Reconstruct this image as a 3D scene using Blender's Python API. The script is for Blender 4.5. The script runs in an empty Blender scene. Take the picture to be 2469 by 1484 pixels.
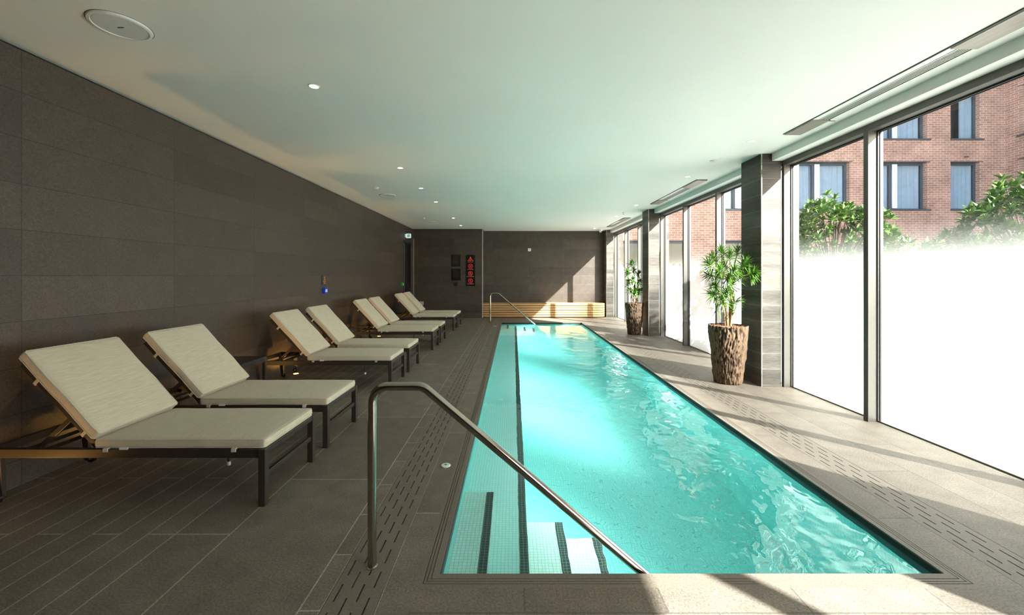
import bpy, bmesh, math, random
from mathutils import Vector, Matrix, noise
R = math.radians
random.seed(7)
SC = bpy.context.scene
COL = SC.collection

# ------------------------------------------------------------------ camera
F = 983.0; PW, PH = 2469.0, 1484.0; EYE = 1.37
cam_d = bpy.data.cameras.new('camera')
cam_d.sensor_fit = 'HORIZONTAL'; cam_d.sensor_width = 36.0
cam_d.lens = F / PW * 36.0
cam_d.shift_x = -(1238 - PW / 2) / PW
cam_d.shift_y = -(PH / 2 - 665) / PW
cam_d.clip_start = 0.02; cam_d.clip_end = 300
cam = bpy.data.objects.new('camera', cam_d); COL.objects.link(cam)
cam.location = (0, 0, EYE); cam.rotation_euler = (R(90), 0, 0)
SC.camera = cam

# ------------------------------------------------------------------ sky, sun, exposure
w = bpy.data.worlds.new('World'); SC.world = w; w.use_nodes = True
nt = w.node_tree; nt.nodes.clear()
sky = nt.nodes.new('ShaderNodeTexSky'); sky.sky_type = 'NISHITA'; sky.sun_disc = False
sky.sun_elevation = R(33); sky.sun_rotation = R(137); sky.air_density = 1.0; sky.dust_density = 2.0
bgn = nt.nodes.new('ShaderNodeBackground'); bgn.inputs['Strength'].default_value = 0.45
won = nt.nodes.new('ShaderNodeOutputWorld')
nt.links.new(sky.outputs[0], bgn.inputs[0]); nt.links.new(bgn.outputs[0], won.inputs[0])

sun_d = bpy.data.lights.new('sun', 'SUN'); sun_d.energy = 28.0; sun_d.angle = R(0.7); sun_d.color = (1.0, 0.985, 0.955)
sun = bpy.data.objects.new('sun', sun_d); COL.objects.link(sun)
sun.location = (20, -20, 20)
SUNDIR = Vector((-0.682, 0.731, -0.652)).normalized()
sun.rotation_euler = SUNDIR.to_track_quat('-Z', 'Y').to_euler()

vs = SC.view_settings
SC.display_settings.display_device = 'sRGB'
vs.view_transform = 'Standard'; vs.look = 'None'; vs.gamma = 1.0; vs.exposure = 0.5; vs.use_curve_mapping = False
cy = SC.cycles
cy.max_bounces = 12; cy.diffuse_bounces = 5; cy.glossy_bounces = 5; cy.transmission_bounces = 8
cy.transparent_max_bounces = 16; cy.sample_clamp_indirect = 30.0; cy.blur_glossy = 1.0
cy.use_denoising = True; cy.caustics_reflective = True; cy.caustics_refractive = True

# ------------------------------------------------------------------ material helpers
def new_mat(name):
    m = bpy.data.materials.new(name); m.use_nodes = True
    m.node_tree.nodes.clear()
    return m, m.node_tree, m.node_tree.nodes, m.node_tree.links

def N(nodes, kind, **kw):
    n = nodes.new(kind)
    for k, v in kw.items(): setattr(n, k, v)
    return n

def rgb(c): return (c[0], c[1], c[2], 1.0)

def simple(name, col, rough=0.5, metal=0.0, noise_amt=0.0, noise_scale=20, bump=0.0, bump_scale=60, spec=0.5, stretch=(1, 1, 1)):
    m, t, n, l = new_mat(name)
    o = N(n, 'ShaderNodeOutputMaterial'); b = N(n, 'ShaderNodeBsdfPrincipled')
    l.new(b.outputs[0], o.inputs[0])
    b.inputs['Base Color'].default_value = rgb(col); b.inputs['Roughness'].default_value = rough
    b.inputs['Metallic'].default_value = metal; b.inputs['Specular IOR Level'].default_value = spec
    tc = N(n, 'ShaderNodeTexCoord'); mp = N(n, 'ShaderNodeMapping'); mp.inputs['Scale'].default_value = stretch
    l.new(tc.outputs['Object'], mp.inputs[0])
    if noise_amt:
        nz = N(n, 'ShaderNodeTexNoise'); nz.inputs['Scale'].default_value = noise_scale; nz.inputs['Detail'].default_value = 4
        l.new(mp.outputs[0], nz.inputs[0])
        mx = N(n, 'ShaderNodeMix', data_type='RGBA')
        l.new(nz.outputs[0], mx.inputs[0])
        mx.inputs[6].default_value = rgb([c * (1 - noise_amt) for c in col]); mx.inputs[7].default_value = rgb([min(1, c * (1 + noise_amt)) for c in col])
        l.new(mx.outputs[2], b.inputs['Base Color'])
    if bump:
        nb = N(n, 'ShaderNodeTexNoise'); nb.inputs['Scale'].default_value = bump_scale; nb.inputs['Detail'].default_value = 3
        l.new(mp.outputs[0], nb.inputs[0])
        bp = N(n, 'ShaderNodeBump'); bp.inputs['Strength'].default_value = bump; bp.inputs['Distance'].default_value = 0.004
        l.new(nb.outputs[0], bp.inputs['Height']); l.new(bp.outputs[0], b.inputs['Normal'])
    return m

def tile_mat(name, u, v, u0, v0, bw, rh, c1, c2, cm, mortar=0.003, offset=0.0, rough=0.55, speck=0.25, bump=0.25, grain=(90, 90, 90), blotch=0.25, mortar_bump=0.4, spec=0.4, freq=2):
    """tiles laid along world axes: u = brick length axis, v = row axis (strings of axes, e.g. 'y' or 'x+y')"""
    m, t, n, l = new_mat(name)
    o = N(n, 'ShaderNodeOutputMaterial'); b = N(n, 'ShaderNodeBsdfPrincipled'); l.new(b.outputs[0], o.inputs[0])
    g = N(n, 'ShaderNodeNewGeometry'); sp = N(n, 'ShaderNodeSeparateXYZ'); l.new(g.outputs['Position'], sp.inputs[0])
    ix = {'x': 0, 'y': 1, 'z': 2}
    def axis(s, off):
        parts = s.split('+')
        a = sp.outputs[ix[parts[0]]]
        if len(parts) == 2:
            ad = N(n, 'ShaderNodeMath', operation='ADD'); l.new(a, ad.inputs[0]); l.new(sp.outputs[ix[parts[1]]], ad.inputs[1]); a = ad.outputs[0]
        sb = N(n, 'ShaderNodeMath', operation='SUBTRACT'); l.new(a, sb.inputs[0]); sb.inputs[1].default_value = off
        return sb.outputs[0]
    cb = N(n, 'ShaderNodeCombineXYZ'); l.new(axis(u, u0 - 40 * bw), cb.inputs[0]); l.new(axis(v, v0 - 40 * rh), cb.inputs[1])
    br = N(n, 'ShaderNodeTexBrick'); br.offset = offset; br.offset_frequency = freq; br.squash = 1.0
    br.inputs['Scale'].default_value = 1.0; br.inputs['Mortar Size'].default_value = mortar; br.inputs['Mortar Smooth'].default_value = 0.1
    br.inputs['Brick Width'].default_value = bw; br.inputs['Row Height'].default_value = rh
    br.inputs['Color1'].default_value = rgb(c1); br.inputs['Color2'].default_value = rgb(c2); br.inputs['Mortar'].default_value = rgb(cm)
    l.new(cb.outputs[0], br.inputs[0])
    mp = N(n, 'ShaderNodeMapping'); mp.inputs['Scale'].default_value = grain; l.new(g.outputs['Position'], mp.inputs[0])
    nz = N(n, 'ShaderNodeTexNoise'); nz.inputs['Scale'].default_value = 1.0; nz.inputs['Detail'].default_value = 5; nz.inputs['Roughness'].default_value = 0.65
    l.new(mp.outputs[0], nz.inputs[0])
    mp2 = N(n, 'ShaderNodeMapping'); mp2.inputs['Scale'].default_value = [q * 0.06 for q in grain]; l.new(g.outputs['Position'], mp2.inputs[0])
    n2 = N(n, 'ShaderNodeTexNoise'); n2.inputs['Scale'].default_value = 1.0; n2.inputs['Detail'].default_value = 4; l.new(mp2.outputs[0], n2.inputs[0])
    r1 = N(n, 'ShaderNodeMapRange'); r1.inputs[1].default_value = 0.3; r1.inputs[2].default_value = 0.7; r1.inputs[3].default_value = 1 - speck; r1.inputs[4].default_value = 1 + speck; l.new(nz.outputs[0], r1.inputs[0])
    r2 = N(n, 'ShaderNodeMapRange'); r2.inputs[1].default_value = 0.3; r2.inputs[2].default_value = 0.7; r2.inputs[3].default_value = 1 - blotch; r2.inputs[4].default_value = 1 + blotch; l.new(n2.outputs[0], r2.inputs[0])
    mu = N(n, 'ShaderNodeMath', operation='MULTIPLY'); l.new(r1.outputs[0], mu.inputs[0]); l.new(r2.outputs[0], mu.inputs[1])
    vm = N(n, 'ShaderNodeVectorMath', operation='SCALE'); l.new(br.outputs['Color'], vm.inputs[0]); l.new(mu.outputs[0], vm.inputs[3])
    l.new(vm.outputs[0], b.inputs['Base Color'])
    b.inputs['Roughness'].default_value = rough; b.inputs['Specular IOR Level'].default_value = spec
    bp = N(n, 'ShaderNodeBump'); bp.inputs['Strength'].default_value = bump; bp.inputs['Distance'].default_value = 0.003
    l.new(nz.outputs[0], bp.inputs['Height'])
    bp2 = N(n, 'ShaderNodeBump', invert=True); bp2.inputs['Strength'].default_value = mortar_bump; bp2.inputs['Distance'].default_value = 0.002
    l.new(br.outputs['Fac'], bp2.inputs['Height']); l.new(bp.outputs[0], bp2.inputs['Normal']); l.new(bp2.outputs[0], b.inputs['Normal'])
    return m

def emis(name, col, s):
    m, t, n, l = new_mat(name)
    o = N(n, 'ShaderNodeOutputMaterial'); e = N(n, 'ShaderNodeEmission'); e.inputs[0].default_value = rgb(col); e.inputs[1].default_value = s
    l.new(e.outputs[0], o.inputs[0]); return m

# ------------------------------------------------------------------ materials
FC1, FC2 = (0.143, 0.121, 0.096), (0.172, 0.147, 0.118)
FCM = (0.36, 0.32, 0.25)
def floor_mat(name, u, v, u0, v0, bw, rh, off=0.0, cm=FCM, mortar=0.0036, freq=2):
    return tile_mat(name, u, v, u0, v0, bw, rh, FC1, FC2, cm, mortar, off, rough=0.62, speck=0.42, bump=0.55, grain=(110, 110, 110), blotch=0.14, freq=freq, spec=0.3)
M_planks = floor_mat('floor_planks', 'y', 'x', 2.158, -1.79, 1.2, 0.1465, 0.5)
M_wide = floor_mat('floor_wide_plank', 'y', 'x', 2.158, -1.79, 1.2, 0.29)
M_big = floor_mat('floor_big_tile', 'y', 'x', 2.74, -1.50, 1.2, 0.622)
M_strip = floor_mat('floor_strip', 'y', 'x', 2.0, -0.878, 0.335, 0.089)
M_edge = floor_mat('floor_edge', 'y', 'x', 2.35, -0.565, 1.2, 0.60)
M_front = floor_mat('floor_front', 'x', 'y', 0.25, 1.654, 0.585, 0.30, cm=(0.10, 0.09, 0.075), off=0.35)
M_right = floor_mat('floor_right', 'y', 'x', 2.1, 2.47, 1.2, 0.30, 0.37, cm=(0.09, 0.08, 0.07))
M_redge = floor_mat('floor_right_edge', 'y', 'x', 2.3, 2.06, 1.2, 0.30, cm=(0.09, 0.08, 0.07))
M_stone = simple('floor_stone', (0.158, 0.135, 0.108), 0.62, noise_amt=0.35, noise_scale=110, bump=0.5, bump_scale=110, spec=0.3)
M_groove = simple('groove_dark', (0.012, 0.011, 0.010), 0.8)
WC1, WC2, WCM = (0.048, 0.0365, 0.0275), (0.070, 0.054, 0.041), (0.014, 0.012, 0.010)
M_wall_l = tile_mat('wall_tile_left', 'y', 'z', 2.669, 0.17, 1.2, 0.3, WC1, WC2, WCM, 0.0022, 0, rough=0.5, speck=0.5, bump=0.5, grain=(120, 120, 120), blotch=0.08, spec=0.5)
M_wall_b = tile_mat('wall_tile_back', 'x', 'z', -1.9, 0.17, 1.2, 0.3, WC1, WC2, (0.075, 0.066, 0.057), 0.003, 0, rough=0.5, speck=0.4, bump=0.4, grain=(110, 110, 110), blotch=0.14, spec=0.5)
M_column = tile_mat('column_wood_tile', 'x+y', 'z', 8.082, 0.02, 1.2, 0.196, (0.060, 0.053, 0.044), (0.095, 0.085, 0.071), (0.20, 0.185, 0.16), 0.0025, 0.0, rough=0.5, speck=0.38, bump=0.3, grain=(9, 9, 130), blotch=0.45, spec=0.35)
M_ceiling = simple('ceiling_paint', (0.755, 0.765, 0.725), 0.5, noise_amt=0.03, noise_scale=1.5, bump=0.08, bump_scale=240, spec=0.35)
M_bulk = simple('bulkhead_paint', (0.79, 0.80, 0.76), 0.55, noise_amt=0.02, noise_scale=3)
M_dark_gap = simple('shadow_gap', (0.01, 0.01, 0.01), 0.8)
M_plaster = simple('plain_render', (0.35, 0.33, 0.30), 0.8, noise_amt=0.15, noise_scale=4)
M_frame = simple('anodised_frame', (0.105, 0.100, 0.088), 0.42, metal=0.35, noise_amt=0.05, noise_scale=40)
M_gasket = simple('black_gasket', (0.03, 0.028, 0.028), 0.5)
M_chrome = simple('polished_steel', (0.72, 0.70, 0.66), 0.12, metal=1.0)
M_rail = simple('handrail_steel', (0.42, 0.385, 0.33), 0.13, metal=1.0, noise_amt=0.04, noise_scale=30)
M_bronze = simple('bronze_powder_coat', (0.038, 0.031, 0.026), 0.42, metal=0.2)
M_sling = simple('sling_mesh', (0.08, 0.07, 0.06), 0.7, bump=0.3, bump_scale=200)
M_white = simple('white_plastic', (0.72, 0.74, 0.72), 0.4)
M_black = simple('black_plastic', (0.012, 0.012, 0.013), 0.35)
M_signblack = simple('sign_black', (0.006, 0.006, 0.006), 0.3)
M_red = simple('sign_red', (0.85, 0.012, 0.015), 0.4)
M_orange = simple('sign_orange_ink', (0.75, 0.20, 0.10), 0.5)
M_dimred = simple('sign_faint_ink', (0.10, 0.025, 0.012), 0.5)
M_brownsign = simple('brown_sign', (0.045, 0.036, 0.030), 0.45)
M_blue = simple('blue_plastic', (0.0, 0.045, 0.75), 0.3)
M_green = simple('green_plastic', (0.01, 0.42, 0.10), 0.3)
M_socket = simple('grey_socket', (0.42, 0.47, 0.42), 0.45)
M_lamp_w = emis('downlight_glow', (1.0, 0.96, 0.86), 9.0)
M_exit_w = emis('exit_white', (0.80, 0.95, 1.0), 0.6)
M_exit_g = emis('exit_green', (0.03, 0.36, 0.14), 0.5)
M_speaker = simple('speaker_grille', (0.60, 0.63, 0.63), 0.6, bump=0.3, bump_scale=400)
M_vent = simple('vent_aluminium', (0.46, 0.45, 0.42), 0.4, metal=0.4)
M_ventdark = simple('vent_slot_dark', (0.05, 0.05, 0.045), 0.7)
M_damper = simple('brushed_damper', (0.36, 0.33, 0.30), 0.38, metal=0.7, noise_amt=0.35, noise_scale=30, stretch=(1, 0.05, 1))
M_soil = simple('bark_chips', (0.20, 0.095, 0.045), 0.9, noise_amt=0.5, noise_scale=60, bump=1.0, bump_scale=60)
M_trunk = simple('plant_stem', (0.36, 0.25, 0.13), 0.7, noise_amt=0.35, noise_scale=40, bump=0.6, bump_scale=80)
M_leaf_a = simple('dracaena_leaf', (0.060, 0.150, 0.016), 0.32, noise_amt=0.35, noise_scale=9)
M_leaf_b = simple('dracaena_leaf_broad', (0.052, 0.150, 0.013), 0.32, noise_amt=0.35, noise_scale=9)
M_leaf_c = simple('laurel_leaf', (0.075, 0.145, 0.026), 0.28, noise_amt=0.45, noise_scale=5)
M_twig = simple('bush_branch', (0.08, 0.055, 0.035), 0.8, noise_amt=0.3, noise_scale=20)
M_winframe = simple('window_frame_blue_grey', (0.075, 0.085, 0.10), 0.45)
M_winwhite = simple('window_white_panel', (0.85, 0.87, 0.88), 0.5)
M_curtain = simple('pale_curtain', (0.62, 0.655, 0.67), 0.8, noise_amt=0.15, noise_scale=6)
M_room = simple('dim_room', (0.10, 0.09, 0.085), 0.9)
M_garage = simple('grey_panel', (0.16, 0.17, 0.165), 0.7)
M_paving = simple('courtyard_paving', (0.46, 0.46, 0.43), 0.8, noise_amt=0.2, noise_scale=6)
M_planter = simple('planter_render', (0.12, 0.11, 0.10), 0.8, noise_amt=0.2, noise_scale=6)
M_brick = tile_mat('red_brick', 'x+y', 'z', 0, 0, 0.24, 0.0885, (0.50, 0.275, 0.200), (0.38, 0.200, 0.145), (0.68, 0.54, 0.44), 0.008, 0.5, rough=0.85, speck=0.25, bump=0.4, grain=(25, 25, 25), blotch=0.22, mortar_bump=0.8)

def mosaic(name, c1, c2, cm):
    m, t, n, l = new_mat(name)
    o = N(n, 'ShaderNodeOutputMaterial'); b = N(n, 'ShaderNodeBsdfPrincipled'); l.new(b.outputs[0], o.inputs[0])
    g = N(n, 'ShaderNodeNewGeometry')
    ds = N(n, 'ShaderNodeVectorMath', operation='ADD'); ds.inputs[1].default_value = (20.004, 20.004, 20.004); l.new(g.outputs['Position'], ds.inputs[0])
    sp = N(n, 'ShaderNodeSeparateXYZ'); l.new(ds.outputs[0], sp.inputs[0])
    sn = N(n, 'ShaderNodeSeparateXYZ'); l.new(g.outputs['True Normal'], sn.inputs[0])
    # pick the two axes in the face plane
    ax = N(n, 'ShaderNodeMath', operation='ABSOLUTE'); l.new(sn.outputs[0], ax.inputs[0])
    az = N(n, 'ShaderNodeMath', operation='ABSOLUTE'); l.new(sn.outputs[2], az.inputs[0])
    gx = N(n, 'ShaderNodeMath', operation='GREATER_THAN'); l.new(ax.outputs[0], gx.inputs[0]); gx.inputs[1].default_value = 0.5
    gz = N(n, 'ShaderNodeMath', operation='GREATER_THAN'); l.new(az.outputs[0], gz.inputs[0]); gz.inputs[1].default_value = 0.5
    mu = N(n, 'ShaderNodeMix', data_type='FLOAT'); l.new(gx.outputs[0], mu.inputs[0]); l.new(sp.outputs[0], mu.inputs[2]); l.new(sp.outputs[1], mu.inputs[3])
    mv = N(n, 'ShaderNodeMix', data_type='FLOAT'); l.new(gz.outputs[0], mv.inputs[0]); l.new(sp.outputs[2], mv.inputs[2]); l.new(sp.outputs[1], mv.inputs[3])
    cb = N(n, 'ShaderNodeCombineXYZ'); l.new(mu.outputs[0], cb.inputs[0]); l.new(mv.outputs[0], cb.inputs[1])
    br = N(n, 'ShaderNodeTexBrick'); br.offset = 0.0; br.squash = 1.0
    br.inputs['Scale'].default_value = 1; br.inputs['Brick Width'].default_value = 0.022; br.inputs['Row Height'].default_value = 0.022
    br.inputs['Mortar Size'].default_value = 0.0011; br.inputs['Mortar Smooth'].default_value = 0.2
    br.inputs['Color1'].default_value = rgb(c1); br.inputs['Color2'].default_value = rgb(c2); br.inputs['Mortar'].default_value = rgb(cm)
    l.new(cb.outputs[0], br.inputs[0]); l.new(br.outputs['Color'], b.inputs['Base Color']); b.inputs['Roughness'].default_value = 0.35
    return m
M_mosaic = mosaic('pool_mosaic', (0.90, 0.96, 0.91), (0.80, 0.90, 0.80), (0.45, 0.52, 0.48))
M_ledge = mosaic('ledge_mosaic', (0.72, 0.97, 0.93), (0.66, 0.94, 0.89), (0.40, 0.62, 0.58))  # shallower water tint put into the ledge tile colour
M_basin = mosaic('basin_mosaic', (0.42, 0.94, 0.91), (0.36, 0.90, 0.87), (0.24, 0.62, 0.62))  # turquoise of light absorbed by deep water, put into the tile colour
M_mosaic_dark = mosaic('pool_mosaic_black', (0.02, 0.03, 0.03), (0.03, 0.04, 0.035), (0.30, 0.34, 0.28))
M_mosaic_band = mosaic('waterline_mosaic', (0.012, 0.035, 0.030), (0.018, 0.045, 0.038), (0.02, 0.03, 0.03))

# timber bench
def timber(name, c, stretch):
    return simple(name, c, 0.5, noise_amt=0.28, noise_scale=5, bump=0.1, bump_scale=30, stretch=stretch)
M_timber = timber('bench_timber', (0.47, 0.275, 0.115), (0.6, 12, 12))
M_plinth = simple('bench_plinth', (0.16, 0.075, 0.03), 0.6)

# fabric
def fabric(name, axis_stretch):
    m, t, n, l = new_mat(name)
    o = N(n, 'ShaderNodeOutputMaterial'); b = N(n, 'ShaderNodeBsdfPrincipled'); l.new(b.outputs[0], o.inputs[0])
    tc = N(n, 'ShaderNodeTexCoord'); mp = N(n, 'ShaderNodeMapping'); mp.inputs['Scale'].default_value = axis_stretch; l.new(tc.outputs['Object'], mp.inputs[0])
    nz = N(n, 'ShaderNodeTexNoise'); nz.inputs['Scale'].default_value = 1; nz.inputs['Detail'].default_value = 3; l.new(mp.outputs[0], nz.inputs[0])
    cr = N(n, 'ShaderNodeValToRGB'); cr.color_ramp.elements[0].position = 0.3; cr.color_ramp.elements[1].position = 0.7
    cr.color_ramp.elements[0].color = (0.50, 0.445, 0.335, 1); cr.color_ramp.elements[1].color = (0.63, 0.57, 0.44, 1)
    l.new(nz.outputs[0], cr.inputs[0]); l.new(cr.outputs[0], b.inputs['Base Color'])
    b.inputs['Roughness'].default_value = 0.9; b.inputs['Sheen Weight'].default_value = 0.15; b.inputs['Specular IOR Level'].default_value = 0.15
    bp = N(n, 'ShaderNodeBump'); bp.inputs['Strength'].default_value = 0.25; bp.inputs['Distance'].default_value = 0.002
    l.new(nz.outputs[0], bp.inputs['Height']); l.new(bp.outputs[0], b.inputs['Normal'])
    return m
M_fabric_seat = fabric('cushion_fabric', (230, 11, 120))
M_fabric_back = fabric('cushion_fabric_back', (230, 11, 120))
M_piping = simple('cushion_piping', (0.56, 0.53, 0.44), 0.85)
M_strap = simple('cushion_strap', (0.50, 0.48, 0.41), 0.85)

# bark
def bark():
    m, t, n, l = new_mat('bark')
    o = N(n, 'ShaderNodeOutputMaterial'); b = N(n, 'ShaderNodeBsdfPrincipled'); l.new(b.outputs[0], o.inputs[0])
    tc = N(n, 'ShaderNodeTexCoord'); mp = N(n, 'ShaderNodeMapping'); mp.inputs['Scale'].default_value = (34, 34, 9); l.new(tc.outputs['Object'], mp.inputs[0])
    nz = N(n, 'ShaderNodeTexNoise'); nz.inputs['Scale'].default_value = 1; nz.inputs['Detail'].default_value = 5; l.new(mp.outputs[0], nz.inputs[0])
    at = N(n, 'ShaderNodeAttribute'); at.attribute_name = 'ridge'
    ad = N(n, 'ShaderNodeMath', operation='MULTIPLY_ADD'); l.new(nz.outputs[0], ad.inputs[0]); ad.inputs[1].default_value = 0.8; l.new(at.outputs['Fac'], ad.inputs[2])
    cr = N(n, 'ShaderNodeValToRGB'); e = cr.color_ramp.elements
    e[0].position = 0.35; e[0].color = (0.022, 0.011, 0.006, 1); e[1].position = 1.15; e[1].color = (0.150, 0.095, 0.055, 1)
    x = e.new(0.75); x.color = (0.066, 0.036, 0.019, 1)
    l.new(ad.outputs[0], cr.inputs[0]); l.new(cr.outputs[0], b.inputs['Base Color']); b.inputs['Roughness'].default_value = 0.85
    bp = N(n, 'ShaderNodeBump'); bp.inputs['Strength'].default_value = 0.9; bp.inputs['Distance'].default_value = 0.01
    l.new(nz.outputs[0], bp.inputs['Height']); l.new(bp.outputs[0], b.inputs['Normal'])
    return m
M_bark = bark()

# clear glass (thin, sun passes) and frosted gradient film
def glass_mat(name, tint, refl=1.0):
    m, t, n, l = new_mat(name)
    o = N(n, 'ShaderNodeOutputMaterial'); tr = N(n, 'ShaderNodeBsdfTransparent'); tr.inputs[0].default_value = rgb(tint)
    gl = N(n, 'ShaderNodeBsdfGlossy'); gl.inputs['Roughness'].default_value = 0.0
    fr = N(n, 'ShaderNodeFresnel'); gg = N(n, 'ShaderNodeNewGeometry')
    io = N(n, 'ShaderNodeMapRange'); io.inputs[3].default_value = 1.45; io.inputs[4].default_value = 1 / 1.45
    l.new(gg.outputs['Backfacing'], io.inputs[0]); l.new(io.outputs[0], fr.inputs[0])
    ml = N(n, 'ShaderNodeMath', operation='MULTIPLY'); l.new(fr.outputs[0], ml.inputs[0]); ml.inputs[1].default_value = refl
    mx = N(n, 'ShaderNodeMixShader'); l.new(ml.outputs[0], mx.inputs[0]); l.new(tr.outputs[0], mx.inputs[1]); l.new(gl.outputs[0], mx.inputs[2]); l.new(mx.outputs[0], o.inputs[0])
    return m
M_glass = glass_mat('clear_glass', (0.97, 0.985, 0.975), 0.5)
M_winglass = glass_mat('house_window_glass', (0.86, 0.91, 0.95), 1.3)

def film_mat():
    m, t, n, l = new_mat('frosted_film')
    o = N(n, 'ShaderNodeOutputMaterial')
    g = N(n, 'ShaderNodeNewGeometry'); sp = N(n, 'ShaderNodeSeparateXYZ'); l.new(g.outputs['Position'], sp.inputs[0])
    mr = N(n, 'ShaderNodeMapRange', interpolation_type='SMOOTHSTEP'); l.new(sp.outputs[2], mr.inputs[0])
    mr.inputs[1].default_value = 2.0; mr.inputs[2].default_value = 1.0; mr.inputs[3].default_value = 0.0; mr.inputs[4].default_value = 1.0
    pw = N(n, 'ShaderNodeMath', operation='POWER'); l.new(mr.outputs[0], pw.inputs[0]); pw.inputs[1].default_value = 1.8
    sc_ = N(n, 'ShaderNodeMath', operation='MULTIPLY'); l.new(pw.outputs[0], sc_.inputs[0]); sc_.inputs[1].default_value = 0.66
    tr = N(n, 'ShaderNodeBsdfTransparent'); tl = N(n, 'ShaderNodeBsdfTranslucent'); tl.inputs[0].default_value = (0.80, 0.83, 0.80, 1)
    mx = N(n, 'ShaderNodeMixShader'); l.new(sc_.outputs[0], mx.inputs[0]); l.new(tr.outputs[0], mx.inputs[1]); l.new(tl.outputs[0], mx.inputs[2]); l.new(mx.outputs[0], o.inputs[0])
    return m
M_film = film_mat()

def water_mat():
    m, t, n, l = new_mat('pool_water')
    o = N(n, 'ShaderNodeOutputMaterial'); g = N(n, 'ShaderNodeBsdfGlass', distribution='GGX'); g.inputs['IOR'].default_value = 1.33; g.inputs['Roughness'].default_value = 0.0
    g.inputs['Color'].default_value = (0.82, 0.99, 1.0, 1)
    l.new(g.outputs[0], o.inputs[0]); return m
M_water = water_mat()

# ------------------------------------------------------------------ mesh helpers
class MB:
    def __init__(s): s.v = []; s.f = []; s.m = []
    def add(s, vs_, fs_, mi=0):
        o = len(s.v); s.v += [tuple(p) for p in vs_]; s.f += [tuple(i + o for i in f) for f in fs_]; s.m += [mi] * len(fs_); return s
    def box(s, x0, x1, y0, y1, z0, z1, mi=0):
        if x0 > x1: x0, x1 = x1, x0
        if y0 > y1: y0, y1 = y1, y0
        if z0 > z1: z0, z1 = z1, z0
        v = [(x0, y0, z0), (x1, y0, z0), (x1, y1, z0), (x0, y1, z0), (x0, y0, z1), (x1, y0, z1), (x1, y1, z1), (x0, y1, z1)]
        f = [(0, 3, 2, 1), (4, 5, 6, 7), (0, 1, 5, 4), (1, 2, 6, 5), (2, 3, 7, 6), (3, 0, 4, 7)]
        return s.add(v, f, mi)
    def bar(s, a, b, wx, wz, up=(0, 0, 1), mi=0, w2=None):
        """rectangular bar from a to b; wx = width across, wz = width along 'up'"""
        a = Vector(a); b = Vector(b); d = (b - a).normalized(); up = Vector(up)
        sd = d.cross(up).normalized(); u = sd.cross(d).normalized()
        vs_ = []
        for p, k in ((a, 1.0), (b, w2 or 1.0)):
            for sx, su in ((-1, -1), (1, -1), (1, 1), (-1, 1)):
                vs_.append(p + sd * (sx * wx / 2 * k) + u * (su * wz / 2 * k))
        return s.add(vs_, [(0, 1, 2, 3)[::-1], (4, 5, 6, 7), (0, 1, 5, 4), (1, 2, 6, 5), (2, 3, 7, 6), (3, 0, 4, 7)], mi)
    def tube(s, pts, r, n=12, mi=0, cap=True, radii=None):
        pts = [Vector(p) for p in pts]; k = len(pts); rings = []
        ref = None
        for i, p in enumerate(pts):
            d = (pts[min(i + 1, k - 1)] - pts[max(i - 1, 0)]).normalized()
            if ref is None: ref = d.orthogonal().normalized()
            ref = (ref - d * ref.dot(d)).normalized(); bn = d.cross(ref)
            rr = radii[i] if radii else r
            rings.append([p + (ref * math.cos(2 * math.pi * j / n) + bn * math.sin(2 * math.pi * j / n)) * rr for j in range(n)])
        vs_ = [q for g in rings for q in g]; fs_ = []
        for i in range(k - 1):
            for j in range(n):
                fs_.append((i * n + j, i * n + (j + 1) % n, (i + 1) * n + (j + 1) % n, (i + 1) * n + j))
        if cap: fs_ += [tuple(range(n))[::-1], tuple((k - 1) * n + j for j in range(n))]
        return s.add(vs_, fs_, mi)
    def lathe(s, prof, c=(0, 0, 0), n=32, mi=0, cap=True):
        vs_ = []; fs_ = []
        for r, z in prof:
            for j in range(n): vs_.append((c[0] + r * math.cos(2 * math.pi * j / n), c[1] + r * math.sin(2 * math.pi * j / n), c[2] + z))
        for i in range(len(prof) - 1):
            for j in range(n): fs_.append((i * n + j, i * n + (j + 1) % n, (i + 1) * n + (j + 1) % n, (i + 1) * n + j))
        if cap: fs_ += [tuple(range(n))[::-1], tuple((len(prof) - 1) * n + j for j in range(n))]
        return s.add(vs_, fs_, mi)
    def cyl(s, a, b, r, n=24, mi=0): return s.tube([a, b], r, n, mi)
    def build(s, name, mats, parent=None, loc=(0, 0, 0), smooth=False, bevel=0, fixn=True):
        me = bpy.data.meshes.new(name); me.from_pydata([tuple(p) for p in s.v], [], s.f)
        if not isinstance(mats, (list, tuple)): mats = [mats]
        for m in mats: me.materials.append(m)
        for p, i in zip(me.polygons, s.m): p.material_index = i
        if fixn:
            bm = bmesh.new(); bm.from_mesh(me); bmesh.ops.recalc_face_normals(bm, faces=bm.faces); bm.to_mesh(me); bm.free()
        if smooth:
            for p in me.polygons: p.use_smooth = True
            if smooth != 'all': me.set_sharp_from_angle(angle=R(40))
        me.update()
        o = bpy.data.objects.new(name, me); COL.objects.link(o); o.location = loc
        if parent: o.parent = parent
        if bevel:
            b = o.modifiers.new('bevel', 'BEVEL'); b.width = bevel; b.segments = 2; b.limit_method = 'ANGLE'
        return o

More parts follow.
